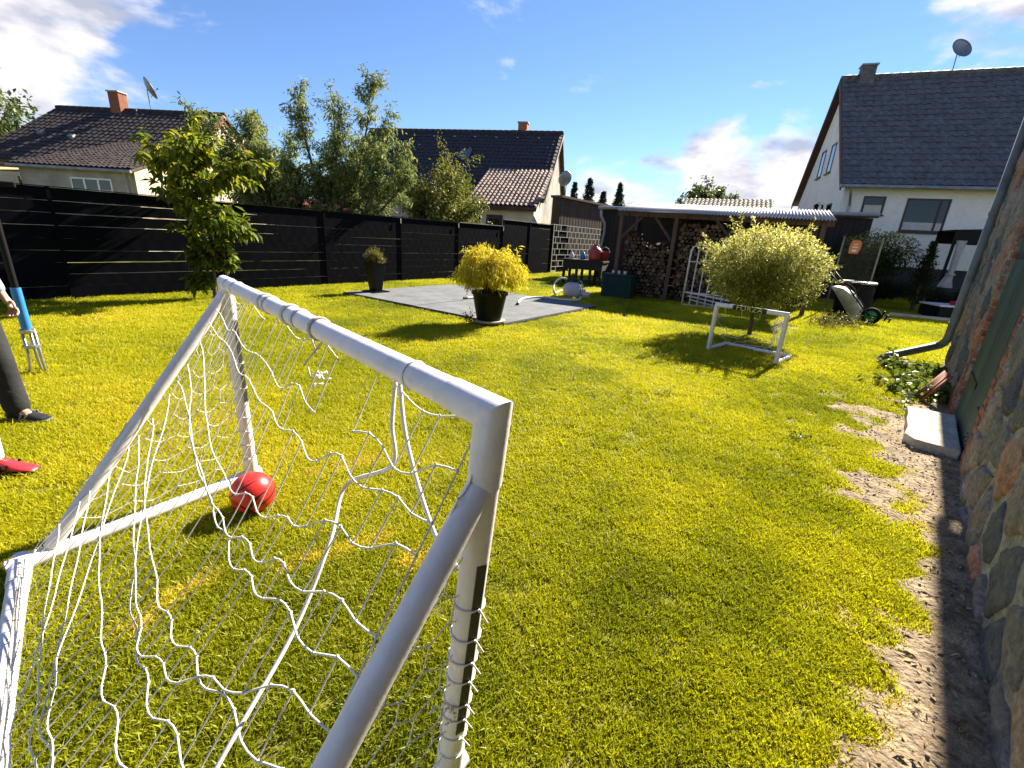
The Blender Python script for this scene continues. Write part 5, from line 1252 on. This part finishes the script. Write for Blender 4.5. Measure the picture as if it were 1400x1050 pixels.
for k in range(3): b.box((.22 + .08 * k, -.06, .26 - .05 * k), (.035, .03, .20 - .05 * k), M=Matrix.Rotation(.25, 3, 'Y'))
b.tube([(0, -.06, .20), (.24, -.06, .22), (.40, -.06, .17)], .014, 6); b.build('nose_guard', M['black_metal'], wbz)
bp_ = pg(1160, 431); bar = thing('rain_barrel', 'black barrel with a pale sunlit lid behind the wheelbarrow', 'barrel', (bp_.x, bp_.y, 0)); b = MB(); b.lathe([(.36, 0), (.40, .06), (.41, .4), (.40, .78), (.37, .86)], 26); b.build('body', M['rubber'], bar, auto=.6)
b = MB(); b.lathe([(.40, .86), (.43, .865), (.43, .90), (.40, .915), (.02, .93)], 26); b.build('lid', M['lid'], bar, auto=.6); b = MB(); b.tube([(-.1, 0, .925), (-.06, 0, .97), (.06, 0, .97), (.1, 0, .925)], .012, 6); b.build('lid_handle', M['black_metal'], bar)
def weed(name, label, base, n, h, spread, leafm, ln, wd, cat='weed', group=None, per=16):
    t = thing(name, label, cat, base, 0, group); b = MB(); fo = Foliage()
    for k in range(n):
        pts, rs = limb((RNG.normal() * spread * .5, RNG.normal() * spread * .5, -.01), (RNG.normal() * .5, RNG.normal() * .5, 1), h * RNG.uniform(.5, 1.1), .004, .0015, 5, .15); b.tube([(0, 0, -.03)] + pts, [.004] + rs, 4, cap=False); fo.along(pts, per, .1, .85, .02)
    b.build('stems', M['bark'], t); fo.build('leaves', leafm, t, ln, wd, .05, .2, .5, .25); return t
pw = pg(1150, 446); weed('dry_weed', 'yellowish weed tuft under the tipped wheelbarrow tray', (pw.x, pw.y, 0), 26, .35, .5, M['leaf_box'], .06, .02)
pw = pg(1136, 447); weed('dry_weed', 'pale weed tuft between the shrub and the wheelbarrow', (pw.x - .2, pw.y, 0), 22, .42, .4, M['leaf_box'], .06, .02)
# patches of leafy ground weeds at the barn corner
for i, (x, y, n, lbl) in enumerate(((1235, 506, 34, 'leafy weeds under the slanting downpipe'), (1268, 512, 30, 'leafy weeds crowding the barn corner'), (1228, 532, 14, 'thin weeds on the bare soil below the downpipe'), (1262, 545, 34, 'bright leafy weeds next to the step slab'), (1285, 540, 26, 'leafy weeds below the loose red tiles'), (1243, 522, 12, 'small weed patch between downpipe and step'))):
    p = pg(x, y); weed('weed_patch', lbl, (p.x, p.y, 0), n, .20, .36, M['leaf_weed'], .085, .05, per=9)
for i, (x, y) in enumerate(((905, 541), (1090, 600), (690, 392), (722, 385), (862, 545))):
    p = pg(x, y); weed('lawn_weed', ['pale clover tuft in the open lawn', 'small leafy weed in the lawn near the soil strip', 'weed tuft at the far pad edge by the fence', 'weed stems growing at the fence foot', 'tiny weed in the middle of the lawn'][i], (p.x, p.y, 0), 7 if i not in (2, 3) else 16, .07 if i not in (2, 3) else .25, .12, M['leaf_weed'], .04, .018, per=8)
# panel with an orange emblem, on the garage front by the dark shrub
_d = ray(1169, 338); pnl = Vector((0, 0, CAM_H)) + _d * (16.0 / math.hypot(_d.x, _d.y))
pq = thing('glass_screen', 'clear glass screen with an orange emblem in front of the dark shrub', 'screen', (pnl.x, pnl.y, 0), math.atan2(gu_.y, gu_.x)); b = MB(); b.bbox((-.28, -.012, .75), (.55, .0, 2.05)); b.build('pane', M['clear'], pq); zc = pnl.z
for x in (-.30, .57): b = MB(); b.box((x, -.006, 1.02), (.04, .04, 2.08)); b.build('post', M['zinc_green'], pq)
b = MB(); em = [(-.12, -.17), (.09, -.17), (.13, -.04), (.13, .12), (.08, .18), (-.09, .18), (-.13, .04)]; b.add([(x, -.0125, zc + z) for x, z in em] + [(x, -.020, zc + z) for x, z in em], [tuple(range(7))[::-1], tuple(range(7, 14))[::1]] + [(i, (i + 1) % 7, 7 + (i + 1) % 7, 7 + i) for i in range(7)]); eo = b.build('emblem', M['orange'], pq)
b = MB(); b.bbox((-.06, -.024, zc - .12), (.05, -.0203, zc - .06)); b.bbox((-.06, -.024, zc - .02), (.06, -.0203, zc + .02)); b.bbox((-.04, -.024, zc + .06), (.05, -.0203, zc + .09)); b.build('emblem_mark', M['frame_white'], eo)
# garden pavilion corner with tied white drape
gz = Vector((14.6, 16.2, 0)); gzr = math.atan2(ha.y, ha.x)
gaz = thing('pavilion', 'black metal garden pavilion with a tied back white drape before the white house', 'pavilion', gz, gzr)
for x in (0, 2.6):
    for y in (0, 1.2): b = MB(); b.box((x, y, 1.18), (.07, .07, 2.36)); b.build('post', M['black_metal'], gaz)
b = MB(); b.bbox((-.05, -.05, 2.16), (2.65, -.01, 2.58)); b.build('valance', M['black_metal'], gaz); b = MB(); b.bbox((-.05, 1.21, 2.16), (2.65, 1.25, 2.58)); b.build('valance', M['black_metal'], gaz)
b = MB(); b.add([(-.1, -.1, 2.585), (2.7, -.1, 2.585), (2.7, 1.3, 2.585), (-.1, 1.3, 2.585), (1.3, .6, 2.70)], [(0, 1, 4), (1, 2, 4), (2, 3, 4), (3, 0, 4), (3, 2, 1, 0)]); b.build('roof', M['black_metal'], gaz)
b = MB(); V = []; prof = [(2.25, .13, .04), (2.1, .11, .04), (1.9, .09, .04), (1.5, .08, .04), (1.2, .07, .04), (.95, .13, .05), (.7, .20, .06)]; n = 20
for z, wx, wy in prof:
    for k in range(n): a = 2 * math.pi * k / n; rr_ = 1 + .22 * math.sin(a * 6 + z); V.append((.16 + math.cos(a) * wx * rr_ - (.04 if z < 1 else 0), -.10 + math.sin(a) * wy * rr_, z))
b.add(V, [(i * n + k, i * n + (k + 1) % n, (i + 1) * n + (k + 1) % n, (i + 1) * n + k) for i in range(len(prof) - 1) for k in range(n)]); b.build('drape', M['bag_cloth'], gaz, True); b = MB(); b.lathe([(.13, 1.12), (.135, 1.18)], 14, (.16, -.10, 0)); b.build('tie', M['bag_cloth'], gaz)
for i, (x, y, r) in enumerate(((13.6, 15.0, .42), (14.4, 14.9, .45), (15.2, 14.6, .40))):
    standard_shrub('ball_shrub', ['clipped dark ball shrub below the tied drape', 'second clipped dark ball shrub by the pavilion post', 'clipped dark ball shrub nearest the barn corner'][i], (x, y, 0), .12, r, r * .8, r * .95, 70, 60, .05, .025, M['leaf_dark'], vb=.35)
rbp = pg(1283, 437.5); bx2 = thing('cable_box', 'low black box with white top on the lawn', 'box', (rbp.x + .02, rbp.y + .1, 0), math.atan2(ha.y, ha.x) + .2); b = MB(); b.bbox((0, 0, 0), (1.5, .8, .36)); b.build('body', M['planter'], bx2); b = MB(); b.bbox((-.03, -.03, .36), (1.53, .83, .40)); b.build('top', M['white_plastic'], bx2)
t = thing('red_toy', 'bright red plastic block lying on the white topped box', 'toy', (rbp.x + .02 + .62 * .9, rbp.y + .1 + .05, .40), math.atan2(ha.y, ha.x) + .2); b = MB(); b.bbox((-.1, .0, 0), (.35, .25, .10)); b.build('block', M['red_bright'], t, bevel=.02)
for x in (0, .2):
    b = MB(); b.lathe([(.05, .10), (.05, .13)], 10, (x, .12, 0)); b.build('stud', M['red_bright'], t)
ps = pg(1255, 435.5); b = MB(); b.prism([(-.75, -.18), (.6, -.22), (.78, .12), (-.6, .2)], -.03, .085); o = b.build('paving_slab', M['pale_stone'], None, bevel=.01); o.location = (ps.x, ps.y, 0); o.rotation_euler = (0, 0, math.atan2(ha.y, ha.x)); tag(o, 'pale flat paving slab sunk in the lawn near the black box', 'slab')

# ---- weeding tool standing in the lawn
tl = pg(54, 511); tool = thing('weeding_fork', 'upright garden fork tool with blue sleeve and black shaft planted in the grass', 'garden tool', (tl.x, tl.y, 0), .5)
b = MB(); b.tube([(0, 0, .80), (0, 0, 1.70)], .026, 12); b.build('shaft', M['black_metal'], tool, auto=.6); b = MB(); b.tube([(0, 0, .42), (0, 0, .82)], .037, 14); b.build('sleeve', M['blue'], tool, auto=.6)
b = MB(); b.tube([(-.18, 0, 1.70), (.18, 0, 1.70)], .022, 10); b.tube([(0, 0, 1.64), (0, 0, 1.70)], .034, 10); b.build('handle', M['black_metal'], tool, auto=.6)
for x, y, kk in ((-.04, 0, -.05), (.045, 0, .015), (0, .045, .02)):
    b = MB(); b.tube([(x, y, .44), (x, y, .16), (x + kk * .3, y, .06), (x + kk, y, -.03)], .013, 8); b.build('tine', M['steel'], tool, True)
b = MB(); b.lathe([(.058, .26), (.066, .265), (.066, .285), (.058, .29)], 14); b.build('ring', M['steel'], tool); b = MB(); b.lathe([(.05, .40), (.056, .41), (.056, .43), (.05, .435)], 14); b.build('collar', M['steel'], tool)

# ---- people
def skin_obj(name, verts, edges, radii, material, parent, root=0, sub=2):
    me = bpy.data.meshes.new(name); me.from_pydata([tuple(v) for v in verts], edges, []); o = bpy.data.objects.new(name, me); COL.objects.link(o)
    md = o.modifiers.new('skin', 'SKIN'); md.use_smooth_shade = True; md.branch_smoothing = .6
    lay = me.skin_vertices[0].data if me.skin_vertices else None
    for i, r in enumerate(radii): lay[i].radius = r if isinstance(r, tuple) else (r, r); lay[i].use_root = (i == root)
    s_ = o.modifiers.new('sub', 'SUBSURF'); s_.levels = sub; s_.render_levels = sub
    dg = bpy.context.evaluated_depsgraph_get(); m2 = bpy.data.meshes.new_from_object(o.evaluated_get(dg)); bpy.data.objects.remove(o); bpy.data.meshes.remove(me)
    m2.name = name; m2.materials.clear(); m2.materials.append(material); n = bpy.data.objects.new(name, m2); COL.objects.link(n); n.parent = parent
    m2.polygons.foreach_set('use_smooth', [True] * len(m2.polygons)); return n
def shoe(parent, ax, ay, yaw, upper, sole, accent=None, L_=.285):
    t = MB(); secs = [(-.07, .032, .085), (-.045, .040, .12), (.0, .042, .125), (.05, .042, .10), (.11, .046, .065), (.155, .048, .052), (.19, .040, .040), (.212, .018, .022)]; n = 12; V = []; k_ = L_ / .285
    for x, hw, h in secs:
        for k in range(n):
            a = 2 * math.pi * k / n; yy = math.cos(a) * hw; zz = .022 + max(0, (h - .022) * (.5 + .5 * math.sin(a)) if math.sin(a) > -.5 else 0); V.append((x * k_, yy, zz))
    R_ = Matrix.Rotation(yaw, 3, 'Z'); V = [R_ @ Vector(v) + Vector((ax, ay, 0)) for v in V]
    t.add(V, [(i * n + k, i * n + (k + 1) % n, (i + 1) * n + (k + 1) % n, (i + 1) * n + k) for i in range(len(secs) - 1) for k in range(n)] + [tuple(range(n))[::-1], tuple((len(secs) - 1) * n + k for k in range(n))]); o = t.build('shoe', upper, parent, True)
    t = MB(); pl = [(x * k_, -hw - .004) for x, hw, h in secs] + [(x * k_, hw + .004) for x, hw, h in secs[::-1]]; pl = [(R_ @ Vector((x, y, 0)) + Vector((ax, ay, 0))) for x, y in pl]; t.prism(pl, .0, .026); t.build('sole', sole, o)
    if accent:
        t = MB()
        for s_ in (-1, 1):
            for x in (.05, .085): t.box(R_ @ Vector((x * k_, s_ * .043, .05)) + Vector((ax, ay, 0)), (.014, .006, .055), M=R_ @ Matrix.Rotation(.5, 3, 'Y'))
        t.build('stripe', accent, o)
def hand(verts, edges, radii, wi, wrist, d, palm_n, s=1.0, curl=.5):
    """adds palm and five curled fingers to a skin skeleton; d = direction of the hand, palm_n = where the palm faces"""
    d = Vector(d).normalized(); pn = Vector(palm_n).normalized(); sd = d.cross(pn).normalized()
    def add(p, r, par): verts.append(Vector(p)); radii.append(r); edges.append((par, len(verts) - 1)); return len(verts) - 1
    p1 = add(wrist + d * .045 * s, (.030 * s, .016 * s), wi); p2 = add(wrist + d * .08 * s, (.034 * s, .014 * s), p1)
    for k, (o, l) in enumerate(((-.030, .066), (-.010, .076), (.010, .072), (.029, .056))):
        q = add(wrist + d * .092 * s + sd * o * s, .0088 * s, p2); c = curl + .08 * k
        d1 = (d * math.cos(c) + pn * math.sin(c)); q1 = add(verts[q] + d1 * l * .48 * s, .0082 * s, q); d2 = (d * math.cos(c * 2) + pn * math.sin(c * 2)); add(verts[q1] + d2 * l * .5 * s, .0068 * s, q1)
    q = add(wrist + d * .035 * s - sd * .036 * s + pn * .008, .0105 * s, p1); q1 = add(verts[q] + (d * .75 - sd * .35 + pn * .5).normalized() * .034 * s, .0095 * s, q); add(verts[q1] + (d * .95 + pn * .4).normalized() * .028 * s, .0078 * s, q1)
def person(label, loc, rz, h, shirt, trousers, hairm, arm_l, arm_r, feet, shoes, hand_curl=.5):
    k = h / 1.75; t = thing('person', label, 'person', loc, rz)
    V, E, Rr = [], [], []
    def add(p, r, par=None):
        V.append(Vector(p) * k); Rr.append((r[0] * k, r[1] * k) if isinstance(r, tuple) else r * k)
        if par is not None: E.append((par, len(V) - 1))
        return len(V) - 1
    pel = add((0, 0, .96), (.125, .10)); wa_ = add((.0, 0, 1.10), (.115, .085), pel); ch = add((.0, 0, 1.30), (.135, .095), wa_); nk0 = add((-.01, 0, 1.44), (.085, .07), ch); nk = add((.0, 0, 1.51), .052, nk0)
    jw = add((.02, 0, 1.575), (.062, .075), nk); hd = add((.012, 0, 1.655), (.075, .098), jw); tp_ = add((.0, 0, 1.725), (.06, .075), hd)
    ns = add((.122, 0, 1.625), .010, hd)
    for s_ in (-1, 1): add((.0, s_ * .085, 1.635), .014, hd)
    for s_, arm in ((1, arm_l), (-1, arm_r)):
        sh = add((0, s_ * .165, 1.42), .060, nk0); el2 = add(arm[0], .043, sh); wr = add(arm[1], .027, el2)
        d = (Vector(arm[1]) - Vector(arm[0])).normalized(); hand(V, E, Rr, wr, Vector(arm[1]) * k, d, Vector((.25, -s_ * .95, 0)), k, hand_curl)
    for s_, ft in ((1, feet[0]), (-1, feet[1])):
        hp = add((0, s_ * .095, .90), .088, pel); kn = add((ft[0] * .55 + .03, s_ * .095 + (ft[1] - s_ * .095) * .5, .50), .056, hp); an = add((ft[0], ft[1], .10), .038, kn); add((ft[0] + .10, ft[1], .045), .034, an)
    skin_obj('body', V, E, Rr, M['skin'], t)
    # eyes and mouth
    for s_ in (-1, 1):
        b = MB(); b.lathe([(.002, -.012), (.011, 0), (.002, .012)], 10, Vector((.098, s_ * .032, 1.652)) * k); b.build('eye', M['eye'], t, True)
    b = MB(); b.box(Vector((.096, 0, 1.578)) * k, (.012, .045, .008)); b.build('mouth', M['red_plastic'], t)
    b = MB(); prof = [(.088, 1.60), (.100, 1.66), (.096, 1.72), (.07, 1.775), (.02, 1.79)]; b.lathe([(r * k, z * k) for r, z in prof], 16, (-.022 * k, 0, 0)); b.build('hair', hairm, t, True)
    # shirt with sleeves
    V2, E2, R2 = [], [], []
    def a2(p, r, par=None):
        V2.append(Vector(p) * k); R2.append((r[0] * k, r[1] * k) if isinstance(r, tuple) else r * k)
        if par is not None: E2.append((par, len(V2) - 1))
        return len(V2) - 1
    b0 = a2((0, 0, .93), (.15, .125)); b1 = a2((0, 0, 1.10), (.14, .11), b0); b2 = a2((0, 0, 1.30), (.158, .118), b1); b3 = a2((-.01, 0, 1.44), (.10, .085), b2); a2((0, 0, 1.50), .064, b3)
    for s_, arm in ((1, arm_l), (-1, arm_r)):
        sh = a2((0, s_ * .168, 1.42), .078, b3); el2 = a2(arm[0], .060, sh); a2(Vector(arm[0]).lerp(Vector(arm[1]), .88), .040, el2)
    skin_obj('shirt', V2, E2, R2, shirt, t)
    V2, E2, R2 = [], [], []
    b0 = a2((0, 0, .98), (.145, .12)); 
    for s_, ft in ((1, feet[0]), (-1, feet[1])):
        hp = a2((0, s_ * .100, .88), .112, b0); kn = a2((ft[0] * .55 + .03, s_ * .095 + (ft[1] - s_ * .095) * .5, .50), .082, hp); c1 = a2((ft[0] * .8 + .0, ft[1], .28), .080, kn); a2((ft[0] + .008, ft[1], .045), .082, c1)
    skin_obj('trousers', V2, E2, R2, trousers, t)
    for ft in feet: shoe(t, ft[0] * k, ft[1] * k, ft[2], *shoes)
    return t
# local frame: x = facing, y = left
s1 = pg(18, 592); P1 = Vector((s1.x - .24, s1.y + .08, 0))
person('standing person in dark trousers and black shoes, hand hanging by the thigh', P1, -.10, 1.74, M['shirt'], M['trousers'], M['hair'],
       ((-.04, .235, 1.14), (.04, .27, .90)), ((.02, -.235, 1.14), (.20, -.19, .93)), ((.07, .13, .15), (.0, -.12, -.1)), (M['shoe_black'], M['sole'], M['sole']))
s2 = pg(2, 656); P2 = Vector((s2.x - .17, s2.y - .04, 0))
person('person in white socks and red and black football boots at the lawn edge', P2, .12, 1.62, M['shirt2'], M['trousers'], M['hair2'],
       ((-.04, .235, 1.14), (.06, .24, .90)), ((-.04, -.235, 1.14), (.06, -.24, .90)), ((.10, .10, .05), (-.10, -.13, -.2)), (M['boot_red'], M['shoe_black'], M['shoe_black']))
P2o = [o for o in COL.objects if o.name.startswith('person') and 'red and black' in o.get('label', '')][0]
for (fx, fy) in ((.10, .10), (-.10, -.13)):
    k = 1.62 / 1.75; b = MB(); b.lathe([(.048, .07), (.052, .12), (.055, .22), (.06, .36)], 14, (fx * k - .005, fy * k, 0)); b.build('sock', M['sock'], P2o, True)
for ch in [o for o in P2o.children if o.name.startswith('shoe')]:
    vs_ = ch.data.vertices; ch.data.materials.append(M['shoe_black'])
    for p_ in ch.data.polygons:
        c_ = sum((vs_[i].co for i in p_.vertices), Vector()) / len(p_.vertices)
        fx, fy = ((.10, .10), (-.10, -.13))[0 if (Vector((c_.x, c_.y)) - Vector((.16, .10))).length < .2 and c_.y > 0 else 1]
        if c_.x - fx * (1.62 / 1.75) < .055: p_.material_index = 1
for o in P2o.children:
    if o.name.startswith('trousers'):
        for v in o.data.vertices:
            if v.co.z < .42: v.co.z = .42 + (v.co.z - .42) * .05

# ================================================================== GRASS
def fallow(x, y):
    return any(o[0] for o in ()) 
segs = [((-1.02, 1.68), (-.62, 1.98), .035), ((-1.30, 2.52), (-.80, 2.85), .03), ((-1.42, 1.30), (-1.30, 1.62), .03), ((-.45, 1.78), (-.36, 1.86), .05)]
def dryness(x, y):
    n1 = mnoise.fractal(Vector((x * .55, y * .55, 1.7)), 1.0, 2.0, 3); n2 = mnoise.noise(Vector((x * 2.6, y * 2.6, 5)))
    v = .42 + .30 * n1 + .15 * n2
    v += .30 * bare(x, y)
    for a, b_, w_ in segs:
        ax, ay = a; bx_, by = b_; dx, dy = bx_ - ax, by - ay; t = max(0, min(1, ((x - ax) * dx + (y - ay) * dy) / (dx * dx + dy * dy))); q = math.hypot(x - ax - dx * t, y - ay - dy * t)
        if q < w_: v = .93
    return v
def make_tufts():
    c = bpy.data.collections.new('grass_tufts'); q = random.Random(77)
    for var in range(6):
        V, Fs = [], []
        for k in range(40):
            a = q.uniform(0, 6.283); r = .05 * math.sqrt(q.random()); x, y = math.cos(a) * r, math.sin(a) * r; h = q.uniform(.012, .034) * (1.35 if q.random() < .06 else 1); wd = q.uniform(.0012, .0028); b_ = q.uniform(0, 6.283); lean = q.uniform(.15, 1.15); dx, dy = math.cos(b_) * lean * h, math.sin(b_) * lean * h; f = q.uniform(0, 6.283); sx, sy = math.cos(f) * wd, math.sin(f) * wd; o = len(V)
            V += [(x - sx, y - sy, -.004), (x + sx, y + sy, -.004), (x + dx * .35 - sx * .9, y + dy * .35 - sy * .9, h * .55), (x + dx * .35 + sx * .9, y + dy * .35 + sy * .9, h * .55), (x + dx, y + dy, h * q.uniform(.75, 1.0))]
            Fs += [(o, o + 1, o + 3, o + 2), (o + 2, o + 3, o + 4)]
        me = bpy.data.meshes.new('tuft'); me.from_pydata(V, [], Fs); me.materials.append(M['grass']); o = bpy.data.objects.new('tuft', me); c.objects.link(o)
    return c
def make_grass():
    pts, sc, dr = [], [], []
    bands = [(.25, 3.2, 1050, 1.0), (3.2, 6.0, 560, 1.15), (6.0, 10.0, 260, 1.45), (10.0, 17.0, 120, 1.9), (17.0, 30.0, 45, 2.6)]
    for r0, r1, dens, s_ in bands:
        n = int(dens * math.pi * (r1 * r1 - r0 * r0) * (150 / 360))
        r = np.sqrt(RNG.uniform(r0 * r0, r1 * r1, n)); a = np.radians(RNG.uniform(-82, 68, n)); X = r * np.sin(a); Yy = r * np.cos(a); u = RNG.random(n); k = RNG.uniform(.75, 1.25, n)
        for x, y, uu, kk in zip(X, Yy, u, k):
            q = Vector((x, y, 0)) - WC
            if q.dot(WN) < .03 and q.dot(WU) < .1: continue
            fq = Vector((x, y, 0)) - FA
            if fq.dot(FN) < -.2: continue
            if in_pad(x, y): continue
            bb = bare(x, y)
            if bb > .2 and uu < min(.955, bb * 1.1): continue
            pts.append((x, y, 0.0)); sc.append(s_ * kk * (1 - .25 * bb)); dr.append(dryness(x, y) + (uu - .5) * .22)
    me = bpy.data.meshes.new('grass'); me.from_pydata(pts, [], [])
    for nm, d in (('gscale', sc), ('dry', dr), ('grot', RNG.uniform(0, 6.283, len(pts)))):
        at = me.attributes.new(nm, 'FLOAT', 'POINT'); at.data.foreach_set('value', np.array(d, np.float32))
    o = bpy.data.objects.new('grass', me); COL.objects.link(o); tag(o, 'short yellow green mown grass covering the garden lawn', 'grass', None, 'stuff')
    ng = bpy.data.node_groups.new('grass_nodes', 'GeometryNodeTree'); ng.interface.new_socket('Geometry', in_out='INPUT', socket_type='NodeSocketGeometry'); ng.interface.new_socket('Geometry', in_out='OUTPUT', socket_type='NodeSocketGeometry')
    N = ng.nodes.new; L = ng.links.new; gi, go = N('NodeGroupInput'), N('NodeGroupOutput'); ip = N('GeometryNodeInstanceOnPoints'); ci = N('GeometryNodeCollectionInfo'); ci.inputs[0].default_value = make_tufts(); ci.inputs['Separate Children'].default_value = True; ci.inputs['Reset Children'].default_value = True
    def na(nm): a = N('GeometryNodeInputNamedAttribute'); a.data_type = 'FLOAT'; a.inputs[0].default_value = nm; return a.outputs[0]
    cx = N('ShaderNodeCombineXYZ'); L(na('grot'), cx.inputs[2]); e2r = N('FunctionNodeEulerToRotation'); L(cx.outputs[0], e2r.inputs[0])
    L(gi.outputs[0], ip.inputs['Points']); L(ci.outputs[0], ip.inputs['Instance']); ip.inputs['Pick Instance'].default_value = True; L(e2r.outputs[0], ip.inputs['Rotation']); L(na('gscale'), ip.inputs['Scale']); L(ip.outputs[0], go.inputs[0])
    md = o.modifiers.new('scatter', 'NODES'); md.node_group = ng
    me.materials.append(M['grass'])
# leaf litter and small stones on the bare soil
def litter():
    n = 2600; P, D_, ln = [], [], []
    while len(P) < n:
        s_ = random.uniform(1.3, 10); w_ = random.uniform(.0, 1.0); p = WC - WU * s_ + WN * w_
        if random.random() < bare(p.x, p.y): P.append((p.x, p.y, .018 + random.random() * .012)); D_.append((random.gauss(0, 1), random.gauss(0, 1), random.gauss(0, .25))); ln.append(random.uniform(.008, .045))
    ln = np.array(ln); o = leaf_mesh('leaf_litter', P, D_, np.tile([0, 0, 1.0], (n, 1)) + RNG.normal(size=(n, 3)) * .35, ln, ln * RNG.uniform(.15, .5, n), RNG.random(n), M['litter'], None, .25)
    tag(o, 'dry leaf litter and straw scattered over the bare soil strip', 'litter', None, 'stuff')
    mb = MB(); k = 0
    while k < 420:
        s_ = random.uniform(1.3, 10); w_ = random.uniform(.0, 1.0); p = WC - WU * s_ + WN * w_
        if random.random() < bare(p.x, p.y):
            r = random.uniform(.002, .008) * (2.0 if random.random() < .05 else 1); mb.lathe([(r * .5, -r * .4), (r, .0), (r * .8, r * .5), (r * .2, r * .7)], 6, (p.x, p.y, .018), Matrix.Rotation(random.uniform(0, 6), 3, 'Z') @ Matrix.Diagonal((random.uniform(.7, 1.4), random.uniform(.7, 1.3), 1))); k += 1
    o = mb.build('gravel', M['pebble'], None, True); tag(o, 'small stones strewn on the soil by the wall', 'gravel', None, 'stuff')
make_grass()
litter()
